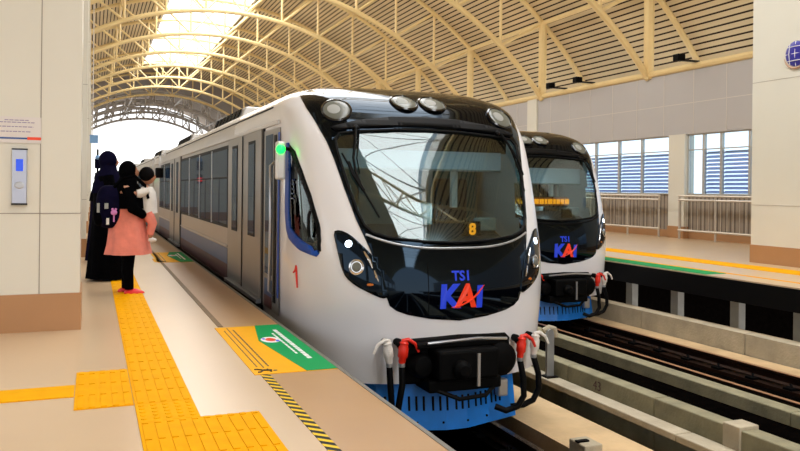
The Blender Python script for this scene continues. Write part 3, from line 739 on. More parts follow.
def make_train(XC, YC, main, label):
    T = empty('commuter_train', (XC, YC, 0), label, 'train', 'white and black airport trains')
    car_end = 21.0
    sh = shell_mesh('front_shell', 4.85, K['shell'], T)
    mask = patch('front_mask', MASK, pfront, K['gloss'], T, holes=[WS], off=.006)
    patch('windscreen', grow(WS, .012), pfront, K['screen'], T, off=.0, thick=.004)
    # rubber gasket under the windscreen
    gk = [pfront(x, z, .012) for x, z in dens(WS, .05)]
    MB().tube(gk, .014, 6, closed=True).build('windscreen_gasket', K['rubber'], T, smooth=True)
    lp = [pfront(x * .96, .765 + .1 * abs(x / .85) ** 3, .012) for x in [-.95 + 1.9 * k / 30 for k in range(31)]]
    MB().tube(lp, .012, 6).build('lip_trim', K['silver'] if main else K['rubber'], T, smooth=True)
    VB = [(x, z + .045) for x, z in ((-1.06, 1.93), (-.8, 1.965), (-.4, 1.995), (0, 2.005), (.4, 1.995), (.8, 1.965), (1.06, 1.93))] + [(x, z + .055) for x, z in ((1.1, 1.95), (.8, 2.03), (.4, 2.085), (0, 2.1), (-.4, 2.085), (-.8, 2.03), (-1.1, 1.95))]
    patch('brow_shade_band', VB, pfront, K['rubber'], T, off=.03, thick=.03)  # black lip band, also carrying the shade of its recess
    # four round lamps in the hood
    for x, z, r in ((-1.0, 2.205, .15), (-.175, 2.335, .15), (.175, 2.335, .15), (1.0, 2.205, .15)):
        m_ = fmat(x, z, .006)
        rg = MB().disc(m_, [(r + .02, -.01), (r + .02, .01), (r + .004, .022), (r - .004, .012)], 36).build('hood_lamp', K['lensring'], T, smooth=True)
        MB().disc(m_, [(r, .008), (r * .9, .018), (r * .6, .024), (.01, .028)], 36).build('lens', K['lens'], rg, smooth=True)
        MB().disc(m_ @ Matrix.Translation((-.03, 0, .02)), [(r * .5, 0), (r * .46, .008), (.01, .012)], 24).build('bulb_highlight', K['cabgrey'], rg, smooth=True)  # pale inner oval, doubling as a highlight inside the lens
    # headlights
    for s in (-1, 1):
        f = [(s * x, z) for x, z in LAMP]
        h = patch('headlight', rounded(f, 1), pfront, K['gloss'], T, off=.012, thick=.02)
        MB().disc(fmat(s * 1.067, .81, .014), [(.036, 0), (.036, .006), (.01, .012)], 20).build('led_lamp', K['ledw'], h, smooth=True)
        MB().disc(fmat(s * 1.01, .588, .014), [(.078, 0), (.078, .012), (.06, .016), (.056, .008)], 28).build('reflector_ring', K['chrome'], h, smooth=True)
        MB().disc(fmat(s * 1.01, .588, .02), [(.05, 0), (.04, .016), (.012, .022)], 24).build('projector_lens', K['lens'], h, smooth=True)
        MB().disc(fmat(s * .9, .42, .014) @ Matrix.Diagonal((1.6, .6, 1, 1)), [(.022, 0), (.016, .006)], 14).build('amber_marker', K['amberlens'], h)
        MB().tube([pfront(s * x, z, .016) for x, z in ((.94, .74), (.9, .66), (.875, .58))], [.008, .014, .008], 8).build('chrome_accent', K['chrome'], h)
        MB().tube([pfront(s * x, z, .016) for x, z in ((.86, .56), (.84, .49), (.825, .45))], [.006, .012, .006], 8).build('chrome_accent', K['chrome'], h)
    # seams, wipers
    for s in (-1, 1):
        piv = fmat(s * .85, 1.99, .02)
        wp = MB().disc(piv, [(.03, -.01), (.03, .03), (.015, .04)], 14).build('windscreen_wiper', K['rubber'], T)
        a = [(.85, 1.99), (.89, 1.83), (.935, 1.66), (.93, 1.5), (.9, 1.41)] if s < 0 else [(.88, 1.99), (.95, 1.85), (1.02, 1.68), (1.04, 1.52)]
        MB().tube([pfront(s * x, z, .045) for x, z in a], [.016, .016, .014, .012, .01][:len(a)], 8).build('arm', K['rubber'], wp, smooth=True)
        if s < 0:
            MB().tube([pfront(-x + .035, z, .04) for x, z in a[:4]], .007, 6).build('link_rod', K['darkmetal'], wp)
            bl = [(1.035, 1.72), (.98, 1.58), (.9, 1.38), (.82, 1.2), (.765, 1.07)]
        else: bl = [(.93, 1.97), (.985, 1.8), (1.02, 1.6), (1.03, 1.35)]
        MB().tube([pfront(s * x, z, .02) for x, z in bl], .011, 6).build('blade', K['rubber'], wp, smooth=True)
        if s < 0: MB().tube([pfront(-x, z, .04) for x, z in ((.985, 1.62), (.96, 1.5), (.93, 1.44), (.88, 1.33))], .02, 6).build('blade_carrier', K['rubber'], wp)
    if main:
        for x in (-.34,): MB().tube([pfront(x, z, .008) for z in (.14, .3, .5, .62)], .005, 5).build('panel_gap', K['rubber'], mask)
    # operator lettering on the mask
    def F(cx_, cz, o=.012, sc=1): return lambda a, c: tuple(pfront(cx_ + a * sc, cz + c, o))
    lg = text_mesh('operator_logo', 'K', .31, K['blue'], F(-.125, .19), T, shear=.06, bold=.016)
    text_mesh('letter_a', 'A', .31, K['logored'], F(.06, .19, .014), lg, shear=.12, bold=.014)
    text_mesh('letter_i', 'I', .27, K['blue'], F(.215, .19, .012), lg, shear=.06, bold=.02)
    MB().tube([pfront(x, z, .02) for x, z in ((-.1, .185), (.0, .2), (.12, .25), (.2, .32), (.27, .395))], [.003, .008, .011, .01, .003], 6).build('red_swoosh', K['logored'], lg)
    text_mesh('unit_number', 'TS1', .135, K['blue'], F(.02, .45), T, bold=.004)
    # flat black patch for the dark depth of the recess, then the coupler
    rc = patch('recess_dark', RECESS, pfront, K['rubber'], T, off=.01, thick=.05)
    cp = MB().box(-.33, .33, -.24, .1, -.5, -.2).build('coupler', K['darkmetal'], T, bevel=.03)
    MB().box(-.5, .52, -.1, .08, -.2, -.14).build('top_beam', K['darkmetal'], cp, bevel=.015)
    MB().tube([(-.42, -.16, -.13), (.1, -.2, -.1), (.45, -.16, -.13)], .014, 8).build('grab_bar', K['silver'], cp, smooth=True)
    MB().disc(Matrix.Translation((.43, -.1, -.35)) @ Matrix.Rotation(PI / 2, 4, 'X'), [(.17, -.12), (.17, 0), (.13, .04), (.05, .05)], 24).build('buffer_disc', K['darkmetal'], cp, smooth=True)
    MB().disc(Matrix.Translation((-.43, -.06, -.37)) @ Matrix.Rotation(PI / 2, 4, 'X'), [(.12, -.12), (.12, 0), (.09, .04), (.03, .05)], 24).build('buffer_disc', K['darkmetal'], cp, smooth=True)
    MB().box(.075, .105, -.262, -.24, -.56, -.24).build('gauge_strip', K['silver'], cp)
    MB().disc(Matrix.Translation((-.1, -.24, -.38)) @ Matrix.Rotation(PI / 2, 4, 'X'), [(.09, 0), (.09, .06), (.05, .1)], 20).build('coupler_cone', K['darkmetal'], cp, smooth=True)
    MB().box(-.4, .4, -.16, .2, -.62, -.5).build('lower_gear', K['darkmetal'], cp, bevel=.02)
    MB().tube([(-.3, -.14, -.6), (-.1, -.22, -.68), (.2, -.2, -.67), (.34, -.12, -.6)], .022, 8).build('cable_loop', K['rubber'], cp)
    cock(T, -.76, -.17, K['whitecloth'], 1, [(0, 0, -.18), (.01, -.01, -.36), (.03, .0, -.55), (.06, .03, -.72)], 'white_hose_cock')
    cock(T, -.645, -.17, K['red'], -1, [(0, 0, -.18), (.0, -.02, -.36), (-.02, -.01, -.5), (-.03, .03, -.66)], 'red_hose_cock')
    cock(T, .68, -.21, K['red'], -1, [(0, 0, -.18), (.03, -.02, -.36), (.04, -.02, -.55), (-.02, .0, -.66), (-.14, .03, -.7), (-.24, .08, -.66)], 'red_hose_cock')
    cock(T, .90, -.21, K['whitecloth'], -1, [(0, 0, -.18), (.05, -.02, -.36), (.06, -.02, -.52), (0, 0, -.64), (-.1, .03, -.69), (-.22, .08, -.71)], 'white_hose_cock')
    # blue plough: folded plate with slots
    pl = [(-.95, .55), (-.8, .24), (-.12, .02), (.12, .02), (.8, .24), (.95, .55)]
    b = MB().b; z0, z1 = (-1.05 if main else -.97), -.52; vv = []
    for (x, y) in pl: vv.append((b.verts.new((x, y, z0)), b.verts.new((x * .98, y + .07, z1)), b.verts.new((x * .96, y + .11, z1)), b.verts.new((x * .97, y + .04, z0))))
    for i in range(5):
        p, q = vv[i], vv[i + 1]
        for k in range(4): b.faces.new((p[k], q[k], q[(k + 1) % 4], p[(k + 1) % 4]))
    b.faces.new(vv[0]); b.faces.new(vv[-1][::-1])
    mb = MB(); mb.b = b; ob = mb.build('snow_plough', K['plough'], T)
    xs = [-.7, -.63, -.56, -.47, -.4, -.33, -.24, -.17, -.1, .0, .07, .14, .24, .31, .38, .46, .52, .58]
    for x in xs:
        ax = abs(x); yy = .02 if ax < .12 else .02 + (ax - .12) / .68 * .22
        MB().tube([(x, yy + .026, -.86), (x, yy + .042, -.72)], .012, 6).build('slot', K['rubber'], ob)
    bo = MB()
    for x in (-.66, -.4, -.15, .12, .38, .62):
        ax = abs(x); yy = .02 if ax < .12 else .02 + (ax - .12) / .68 * .22
        bo.ball((x, yy + .004, -.975), .012, 8, 6)
    bo.build('bolt_heads', K['darkmetal'], ob)
    MB().box(.48, .6, .05, .14, -.78, -.6).build('tow_eye', K['silver'], ob, bevel=.02)
    # cab side window
    gl = patch('cab_side_window', CABW, lambda a, c, o: pside(a, c, o), K['screen'], T, off=.002, thick=.004)
    patch('blue_surround', grow(CABW, .05), lambda a, c, o: pside(a, c, o), K['cabblue'], gl, holes=[CABW], off=.006, thick=.006) if False else None
    BL = [(1.34, 1.86), (1.30, 1.80), (1.28, 1.66), (1.27, 1.1), (1.2, .93), (.93, .83), (.7, .765), (.66, .72), (.6, .735), (.59, .70), (.62, .665), (.93, .715), (1.25, .81), (1.37, .90), (1.44, 1.1), (1.44, 1.86)]
    patch('blue_surround', BL, lambda a, c, o: pside(a, c, o), K['cabblue'], gl, off=.012, thick=.012)
    FR = [(1.3, 1.83), (1.16, 1.76), (.98, 1.55), (.80, 1.3), (.635, 1.0), (.585, .83), (.59, .70), (.61, .72), (.625, .83), (.68, 1.0), (.84, 1.27), (1.02, 1.5), (1.19, 1.69), (1.3, 1.76)]
    patch('black_surround', FR, lambda a, c, o: pside(a, c, o), K['rubber'], gl, off=.012, thick=.012)
    gvt = MB()
    for z in (1.25, 1.3, 1.35, 1.4, 1.45): gvt.tube([pside(1.1, z, .01), pside(1.2, z + .004, .01)], .008, 5)
    gvt.build('vent_lines', K['pane'], gl)
    MB().tube([pside(.72, .86, .03), pside(.725, .95, .05), pside(.74, 1.07, .05), pside(.75, 1.12, .03)], .018, 8).build('cab_handle', K['rubber'], T, smooth=True)
    if main: MB().tube([pside(y, z, .004) for y, z in ((1.09, .46), (1.03, .49), (1.0, .54), (1.0, .53), (.99, .44), (.975, .31))], [.009, .013, .013, .013, .015, .011], 6).build('car_number', K['red'], T)
    # door lamp unit beside the cab window
    lx = MB().box(-1.60, -1.5, 1.25, 1.36, 1.45, 1.87).build('door_lamp_unit', K['steel'], T, bevel=.025)
    MB().disc(Matrix.Translation((-1.56, 1.245, 1.78)) @ Matrix.Rotation(PI / 2, 4, 'X'), [(.05, 0), (.048, .015), (.02, .03)], 20).build('green_lamp', K['ledg'] if main else K['steel'], lx, smooth=True)
    MB().tube([(-1.43, 1.3, 1.78), (-1.52, 1.3, 1.8)], .02, 8).build('bracket', K['darkmetal'], lx)

    # cab interior
    ci = MB().box(-1.32, 1.32, 2.2, 2.26, -.1, 2.3).build('cab_back_wall', K['cabwall'], T)
    MB().box(-.35, .35, 2.17, 2.2, -.1, 1.95).build('cab_door', K['cabgrey'], ci)
    for x in (-.75, .62): MB().box(x - .03, x + .03, 2.15, 2.2, .0, 2.2).build('wall_rib', K['silver'], ci)
    MB().box(-1.3, 1.3, .9, 2.2, -.12, -.08).build('cab_floor', K['desk'], T)
    MB().prism([(.3, .62), (.42, .78), (.95, .98), (1.1, .95), (1.1, .1), (.5, .1)], 'x', -.8, .8).build('driver_desk', K['desk'], T)
    MB().box(-.35, .05, .8, .9, .97, 1.22).build('desk_console', K['cabgrey'], T, bevel=.02)
    MB().box(.55, .8, .7, .8, .9, 1.05).build('desk_monitor', K['cabgrey'], T, bevel=.02)
    ld = MB().box(.3, .5, .5, .55, .84, 1.0).build('led_display', K['rubber'], T)
    ld.location = (.0, .02, .02)
    if main: text_mesh('led_digits', '8', .17, K['leda'], lambda a, c: (.40 + a, .497, .86 + c), ld, bold=.006)
    else:
        MB().box(-1.0, .45, .56, .6, 1.09, 1.24).build('led_sign', K['ledd'], T).location = (0, 0, 0)
        dd = MB(); random.seed(3); x = -.96
        while x < .38:
            l = random.choice((.05, .07, .09)); dd.box(x, x + l, .55, .56, 1.12, 1.21); x += l + .022
        dd.build('led_characters', K['leda'], T)
        MB().box(-1.0, .45, .602, .64, 1.07, 1.26).build('led_sign_case', K['rubber'], T)
    MB().box(-1.1, 1.1, 1.04, 1.07, 1.79, 2.1).build('header_panel', K['desk'], T)
    bl = MB().box(-1.02, 1.02, 1.02, 1.03, 1.5 if not main else 1.585, 1.8).build('sun_blind', K['blind'], T)
    MB().tube([(-1.02, 1.02, 1.5 if not main else 1.585), (1.02, 1.02, 1.5 if not main else 1.585)], .012, 6).build('blind_rod', K['silver'], bl)
    st = MB().box(.42, .86, 1.55, 1.62, .9, 1.5).build('cab_seat', K['desk'], T, bevel=.05)
    MB().box(.42, .86, 1.15, 1.6, .55, .65).build('seat_cushion', K['desk'], st, bevel=.04)
    MB().box(.52, .6, 1.3, 1.36, 1.15, 1.65).build('seat_post', K['whitesteel'], st, bevel=.01)
    l = bpy.data.lights.new('cab_fill_lamp', 'POINT'); l.energy = 5; l.shadow_soft_size = .15; l.color = (.85, 1, 1)  # unseen light added so the cab interior is not dark
    lo = bpy.data.objects.new('cab_fill_lamp', l); C.objects.link(lo); lo.parent = T; lo.location = (.3, 1.7, 2.05)

    l = bpy.data.lights.new('blind_fill', 'POINT'); l.energy = 5; l.shadow_soft_size = .1; l.color = (.8, .88, 1)  # fill light added to brighten the blind; no fitting here
    lo = bpy.data.objects.new('blind_fill', l); C.objects.link(lo); lo.parent = T; lo.location = (.1, .7, 1.12)
    # ---------------- cars
    prof = [(-HW, 2.1)] ; 
    def section(zlo):
        P = [(Wz(z), z) for z in [zlo, 0, .3, .6, 1.2, 1.8, 2.1]] + [(Wz(ZS + (ZT - ZS) * math.sin(PI / 2 * k / 14)), ZS + (ZT - ZS) * math.sin(PI / 2 * k / 14)) for k in range(1, 15)]
        return P + [(-x, z) for x, z in P[::-1] if x > 1e-3]
    def slab(name, y0, y1, z0, z1, m, par, d0=.0, d1=.012, sgn=-1):
        x0, x1 = sgn * (HW + d0), sgn * (HW + d1); return MB().box(min(x0, x1), max(x0, x1), y0, y1, z0, z1).build(name, m, par)
    def door_leaf(par, y0, y1, wy0, wy1, nm='door_leaf'):
        d = MB().box(-HW - .03, -HW, y0 + .008, y1 - .008, -.03, 2.1).build(nm, K['doorsteel'], par, bevel=.008)
        fr = MB().box(-HW - .036, -HW - .03, wy0 - .03, wy1 + .03, .72, 1.98).build('window_surround', K['rubber'], d, bevel=.002)
        MB().box(-HW - .039, -HW - .036, wy0, wy1, .76, 1.94).build('window_glass', K['windowdark'], d)
        return d
    def doorway(par, y):      # y = local start of the opening, two leaves of 1.26
        MB().box(-HW - .012, -HW, y - .1, y, -.1, 2.12).build('door_jamb', K['rubber'], par)
        MB().box(-HW - .012, -HW, y + 2.52, y + 2.62, -.1, 2.12).build('door_jamb', K['rubber'], par)
        MB().box(-HW - .04, -HW - .02, y + 1.245, y + 1.275, -.03, 2.08).build('centre_seal', K['rubber'], par)
        door_leaf(par, y, y + 1.26, y + .4, y + .8); door_leaf(par, y + 1.26, y + 2.52, y + 1.7, y + 2.1)
        MB().box(-HW - .075, -HW, y, y + 2.52, -.09, -.04).build('door_sill', K['silver'], par)
    def windows(par, y0, y1):
        w0 = MB().box(-HW - .006, -HW, y0, y1, .72, 2.03).build('window_band', K['rubber'], par)
        n = max(1, round((y1 - y0) / 1.7)); wd = (y1 - y0) / n
        for i in range(n):
            a, c = y0 + i * wd + .04, y0 + (i + 1) * wd - .04
            MB().box(-HW - .012, -HW - .006, a, c, .78, 1.5).build('window_pane', K['windowdark'], w0)
            MB().box(-HW - .012, -HW - .006, a, c, 1.53, 1.97).build('window_pane', K['windowdark'], w0)
            MB().box(-HW - .016, -HW - .006, (a + c) / 2 - .02, (a + c) / 2 + .02, .76, 1.5).build('window_mullion', K['rubber'], w0)
            MB().box(-HW - .02, -HW - .006, c + .0, c + .07, .74, 2.0).build('window_divider', K['silver'], w0) if i < n - 1 else None
        slab('blue_stripe', y0, y1, .15, .4, K['navy'], par, 0, .006)
        slab('maroon_stripe', y0, y1, -.12, .15, K['maroon'], par, 0, .006)
        slab('body_moulding', y0, y1, .42, .45, K['silver'], par, 0, .014)
    nc = 5 if main else 2
    for ci_ in range(nc):
        ya = 1.8 if ci_ == 0 else car_end + .9 + (ci_ - 1) * 20.8; yb = car_end if ci_ == 0 else ya + 20.0
        ys = 4.8 if ci_ == 0 else ya
        nm = 'carriage_body'
        cb = MB().prism(section(-.35), 'y', ys, yb).build(nm, [K['steel'], K['sidesteel']], T)
        for p in cb.data.polygons:
            if p.center.z < 2.1 and abs(p.normal.x) > .9: p.material_index = 1
        for p in cb.data.polygons: p.use_smooth = True
        cb.data.set_sharp_from_angle(angle=math.radians(35))
        MB().box(-1.32, 1.32, 2.6 if ci_ == 0 else ys + .3, yb - .3, -.95, -.36).build('underframe', K['darkmetal'], cb)
        for yb_ in (4.9 if ci_ == 0 else ys + 2.6, yb - 2.9):
            bg_ = MB().box(-.9, .9, yb_ - 1.1, yb_ + 1.1, -.9, -.6).build('bogie', K['darkmetal'], cb, bevel=.04)
            for dy in (-.85, .85):
                for s in (-1, 1):
                    MB().disc(Matrix.Translation((s * .53 - .06, yb_ + dy, -.68 if main else -.59)) @ Matrix.Rotation(PI / 2, 4, 'Y'), [(.41, 0), (.41, .1), (.3, .13), (.1, .14)], 24).build('wheel', K['rail'], bg_)
        MB().box(-HW - .03, -HW, 2.6 if ci_ == 0 else ys, yb, -.3, -.1).build('sill_fairing', K['rubber'], cb)
        MB().tube([(-Wz(2.34) - .004, 2.3 if ci_ == 0 else ys, 2.34), (-Wz(2.34) - .004, yb - .2, 2.34)], .011, 6).build('cantrail_groove', K['rubber'], cb)
        slab('cantrail_lip', ys if ci_ else 1.75, yb, 2.10, 2.14, K['steel'], cb, 0, .03)
        if ci_ == 0:
            # cab door behind the nose: recessed glass pane, grab rail and step panel
            cdr = MB().box(-HW - .012, -HW + .0, 1.72, 2.56, -.1, 2.06).build('cab_side_door', K['doorsteel'], cb)
            MB().box(-HW - .018, -HW - .012, 2.06, 2.46, .32, 2.0).build('window_glass', K['windowdark'], cdr)
            MB().box(-HW - .018, -HW - .012, 1.70, 1.78, .1, 2.0).build('blue_band', K['cabblue'], cdr)
            MB().box(-HW - .018, -HW - .012, 2.06, 2.46, .06, .26).build('blue_panel', K['navy'], cdr)
            MB().box(-HW - .018, -HW - .012, 2.06, 2.46, -.08, .06).build('maroon_panel', K['maroon'], cdr)
            MB().tube([(-HW - .0, 1.94, .1), (-HW - .07, 1.94, .16), (-HW - .07, 1.9, 1.0), (-HW - .07, 1.94, 1.62), (-HW - .0, 1.94, 1.68)], .018, 8).build('grab_rail', K['silver'], cdr, smooth=True)
            MB().box(-HW - .02, -HW - .0, 1.86, 1.98, .02, 1.98).build('door_seal', K['rubber'], cdr)
            doorway(cb, 2.67); windows(cb, 5.35, 12.2); doorway(cb, 12.3); windows(cb, 14.95, 18.6)
        else:
            doorway(cb, ya + 1.6); windows(cb, ya + 4.3, ya + 8.6); doorway(cb, ya + 8.75); windows(cb, ya + 11.4, ya + 15.6); doorway(cb, ya + 15.8)
        # roof equipment
        for ry, rl in (((7.2, 3.4), (15, 3.4)) if ci_ == 0 else ((ya + 3, 3.4), (ya + 13.5, 3.4))):
            ac = MB().prism([(-.95, 2.57), (.95, 2.57), (.85, 2.85), (-.85, 2.85)], 'y', ry, ry + rl).build('air_conditioner', K['steel'], cb, bevel=.03)
            for k in range(7): MB().prism([(-.97, 2.63), (-.90, 2.82), (-.88, 2.82), (-.95, 2.63)], 'y', ry + .2 + k * .45, ry + .48 + k * .45).build('intake_slot', K['rubber'], ac)
        if ci_ < nc - 1: MB().box(-1.15, 1.15, yb, yb + .9, -.3, 2.45).build('gangway_bellows', K['rubber'], T)
    if main:
        bx = MB().box(-1.72, -1.5, 16.7, 16.95, 1.62, 1.92).build('mirror_camera_box', K['rubber'], T, bevel=.03)
        MB().box(-1.62, -1.56, 16.78, 16.86, 1.92, 2.35).build('bracket', K['steel'], bx)
        MB().box(-1.62, -1.4, 16.78, 16.86, 2.28, 2.35).build('bracket', K['steel'], bx)
    return T
make_train(3.45, 6.97, True, 'nearest white and black train whose front fills the middle, standing at the near platform')
make_train(7.9, 11.75, False, 'second white and black train, farther back, with an amber sign in its windscreen')

# ------------------------------------------------------------------ people
def skin_body(name, joints, edges, radii, m, parent, root=0, sub=1):
    me = bpy.data.meshes.new(name); me.from_pydata(joints, edges, []); me.materials.append(m)
    o = bpy.data.objects.new(name, me); C.objects.link(o); o.parent = parent
    s = o.modifiers.new('skin', 'SKIN'); s.use_smooth_shade = True
    for i, r in enumerate(radii):
        v = me.skin_vertices[0].data[i]; r = r if isinstance(r, tuple) else (r, r); v.radius = r; v.use_root = i == root
    u = o.modifiers.new('sub', 'SUBSURF'); u.levels = u.render_levels = sub
    return o
def hand(parent, p, d, side_, k=1.0, m=None):
    """palm and five bent fingers; d = pointing direction, side_ = thumb side"""
    p = Vector(p); d = Vector(d).normalized(); s = (Vector(side_) - d * d.dot(Vector(side_))).normalized(); n = d.cross(s)
    J = [p, p + d * .05 * k, p + d * .085 * k]; E = [(0, 1), (1, 2)]; R = [.022 * k, (.034 * k, .016 * k), (.036 * k, .014 * k)]
    for i, (o_, l) in enumerate(((.026, .07), (.009, .08), (-.009, .075), (-.026, .058))):
        a = p + d * .085 * k + s * o_ * k; b = a + d * l * .45 * k + n * .008 * k; c = b + d * l * .5 * k + n * .03 * k
        q = len(J); J += [a, b, c]; E += [(2, q), (q, q + 1), (q + 1, q + 2)]; R += [.009 * k, .0085 * k, .007 * k]
    q = len(J); a = p + d * .03 * k + s * .03 * k; b = a + d * .03 * k + s * .025 * k; c = b + d * .03 * k + s * .006 * k
    J += [a, b, c]; E += [(0, q), (q, q + 1), (q + 1, q + 2)]; R += [.012 * k, .01 * k, .008 * k]
    return skin_body('hand', [tuple(v) for v in J], E, R, m or K['skin'], parent)
def head_mb(b, c, k=1.0, yaw=0, pitch=0):
    """skull with jaw, nose, brow, lips, eyes and ears; faces local -Y turned by yaw"""
    Rm = Matrix.Rotation(yaw, 3, 'Z') @ Matrix.Rotation(pitch, 3, 'X')
    def f(p):
        x, y, z = p
        w_ = 1 - .28 * max(0, -z) ** 1.4; y2 = y * (1.0 if y < 0 else 1.08); x2 = x * w_
        if z < -.3 and y < 0: y2 -= .1 * (-z)
        if y < -.5: 
            nz = math.exp(-((x / .14) ** 2)) * math.exp(-(((z + .12) / .26) ** 2)); y2 -= .26 * nz
            y2 += .09 * math.exp(-(((abs(x) - .36) / .17) ** 2)) * math.exp(-(((z - .06) / .13) ** 2))
            y2 -= .06 * math.exp(-((x / .25) ** 2)) * math.exp(-(((z + .48) / .07) ** 2))
        return Rm @ Vector((x2 * .078 * k, y2 * .098 * k, z * .118 * k))
    b.ball(c, 1, 28, 20, f)
    for s in (-1, 1):
        q = Rm @ Vector((s * .078 * k, .012 * k, -.005 * k)); b.ball((c[0] + q.x, c[1] + q.y, c[2] + q.z), (.014 * k, .014 * k, .03 * k), 8, 6)
    return b
def eyes(parent, c, k, yaw):
    b = MB(); Rm = Matrix.Rotation(yaw, 3, 'Z')
    for s in (-1, 1):
        q = Rm @ Vector((s * .028 * k, -.084 * k, .006 * k)); b.ball((c[0] + q.x, c[1] + q.y, c[2] + q.z), .009 * k, 8, 6)
    return b.build('eyes', K['hair'], parent, smooth=True)
def wavy(rings, n=40, amp=.02, freq=7, z0=0, z1=1, ph=0):
    """cloth loft whose folds grow toward the hem"""
    b = bmesh.new(); R = []
    for (x, y, z, a, c) in rings:
        t_ = max(0, min(1, (z1 - z) / (z1 - z0))); R.append([])
        for k in range(n):
            t = 2 * PI * k / n; f = 1 + amp * t_ * math.sin(freq * t + ph + z * 2) + amp * .6 * t_ * math.sin((freq + 4) * t + 1.3 * ph)
            R[-1].append(b.verts.new((x + a * f * math.cos(t), y + c * f * math.sin(t), z)))
    for i in range(len(R) - 1):
        for k in range(n): b.faces.new((R[i][k], R[i][(k + 1) % n], R[i + 1][(k + 1) % n], R[i + 1][k]))
    b.faces.new(R[0][::-1]); b.faces.new(R[-1])
    m = MB(); m.b.free(); m.b = b; return m
def shoe(parent, x, y, yaw, m, k=1):
    Rz = Matrix.Rotation(yaw, 3, 'Z')
    def f(p):
        q = Vector((p.x * .045, p.y * .125, max(p.z, -.2) * .055 * (1 - .35 * max(0, -p.y)))) * k
        return Rz @ q
    return MB().ball((x, y, .014), 1, 18, 12, f).build('shoe', m, parent, smooth=True)

# woman in the coral tunic, facing the train
P = empty('person', (.42, 10.4, 0), 'person in coral tunic, black headscarf and red shoes holding a toddler on the platform', 'person')
yaw = PI / 2 - .1    # faces +X
J = [(0, 0, .88), (0, 0, 1.08), (-.01, 0, 1.28), (0, 0, 1.38), (.0, .0, 1.46),
     (.0, .09, .86), (.015, .09, .48), (-.01, .09, .1), (.0, -.09, .86), (.03, -.09, .48), (.03, -.09, .1),
     (-.01, .17, 1.33), (.05, .22, 1.1), (.2, .14, 1.12), (-.01, -.17, 1.33), (.06, -.22, 1.08), (.22, -.12, 1.0)]
E_ = [(0, 1), (1, 2), (2, 3), (3, 4), (0, 5), (5, 6), (6, 7), (0, 8), (8, 9), (9, 10), (2, 11), (11, 12), (12, 13), (2, 14), (14, 15), (15, 16)]
Rr = [.12, .12, .13, .06, .05, .085, .06, .04, .085, .06, .04, .055, .042, .03, .055, .042, .03]
skin_body('body', J, E_, Rr, K['skin'], P)
hc = (.02, 0, 1.545); head_mb(MB(), hc, 1, yaw).build('head', K['skin'], P, smooth=True); eyes(P, hc, 1, yaw)
for s in (1, -1):
    MB().loft([(.0 if s > 0 else .03, .085 * s, .06, .055, .055), (.01, .09 * s, .3, .068, .066), (.02, .09 * s, .5, .08, .08), (.01, .09 * s, .75, .1, .1), (0, .07 * s, .92, .115, .11)]).build('trouser_leg', K['blackcloth'], P, smooth=True)
shoe(P, .02, .10, PI / 2 - .15, K['redshoe']); shoe(P, .09, -.1, PI / 2 - .05, K['redshoe'])
wavy([(.02, 0, .5, .27, .26), (.02, 0, .62, .25, .24), (.01, 0, .8, .225, .22), (.0, 0, .98, .2, .2), (.0, 0, 1.15, .19, .2), (0, 0, 1.3, .16, .2), (0, 0, 1.38, .09, .12)], amp=.07, freq=6, z0=.5, z1=1.15).build('tunic', K['coral'], P, smooth=True)
for s, pts in ((1, [(-.01, .16, 1.33), (.05, .24, 1.1), (.17, .16, 1.12)]), (-1, [(-.01, -.17, 1.33), (.06, -.24, 1.08), (.19, -.14, 1.0)])):
    MB().tube(pts, [.08, .07, .055], 14).build('sleeve', K['blackcloth'], P, smooth=True)
hand(P, (.2, .14, 1.12), (.4, -.9, .1), (0, 0, 1)); hand(P, (.22, -.12, 1.0), (.5, .8, .2), (0, 0, 1))
hj = MB().ball((.0, 0, 1.555), 1, 24, 16, lambda p: Vector((p.x * .112, p.y * .105, p.z * .135)))
hj.build('headscarf', K['blackcloth'], P, smooth=True)
wavy([(.03, -.0, 1.08, .23, .25), (.02, 0, 1.2, .215, .24), (.0, 0, 1.32, .18, .22), (0, 0, 1.4, .12, .14), (0, 0, 1.48, .1, .1)], amp=.05, freq=5, z0=1.08, z1=1.4).build('shawl', K['blackcloth'], P, smooth=True)
MB().ball((.085, -.005, 1.545), (.035, .055, .075), 16, 12).build('face_opening', K['skin'], P, smooth=True)
# backpack
t = empty('backpack', (.2, 10.36, .92), 'dark backpack with a pink toy and small labels on the back of the coral person', 'backpack'); t.scale = (1.1, 1.1, 1.15)
def bp(p): return Vector((p.x * .15 * (1 - .1 * p.z), p.y * .17, p.z * .24))
MB().ball((0, 0, .16), 1, 22, 16, lambda p: Vector((math.copysign(abs(p.x) ** .7, p.x) * .14, math.copysign(abs(p.y) ** .7, p.y) * .17, math.copysign(abs(p.z) ** .75, p.z) * .235))).build('bag', K['navycloth'], t, smooth=True)
MB().ball((-.1, -.02, .06), 1, 20, 12, lambda p: Vector((math.copysign(abs(p.x) ** .7, p.x) * .07, math.copysign(abs(p.y) ** .7, p.y) * .13, p.z * .11))).build('front_pocket', K['blackcloth'], t, smooth=True)
for s in (-1, 1): MB().tube([(.05, s * .1, .37), (.14, s * .11, .47), (.27, s * .12, .5), (.38, s * .12, .4), (.42, s * .13, .25)], .016, 6).build('strap', K['blackcloth'], t)
MB().box(-.13, -.1, -.19, -.16, .1, .2).build('label_patch', K['cabgrey'], t); MB().box(-.05, -.01, -.19, -.165, .14, .2).build('label_patch', K['cabgrey'], t)
MB().box(-.03, .0, -.19, -.17, -.03, .04).build('white_tag', K['whitecloth'], t)
ty = MB().ball((.05, -.19, .1), (.035, .02, .03), 12, 8).ball((.035, -.19, .135), .014, 8, 6).ball((.068, -.19, .135), .014, 8, 6); ty.tube([(.05, -.19, .07), (.05, -.19, .0)], .008, 6); ty.build('hanging_toy', K['pink'], t, smooth=True)
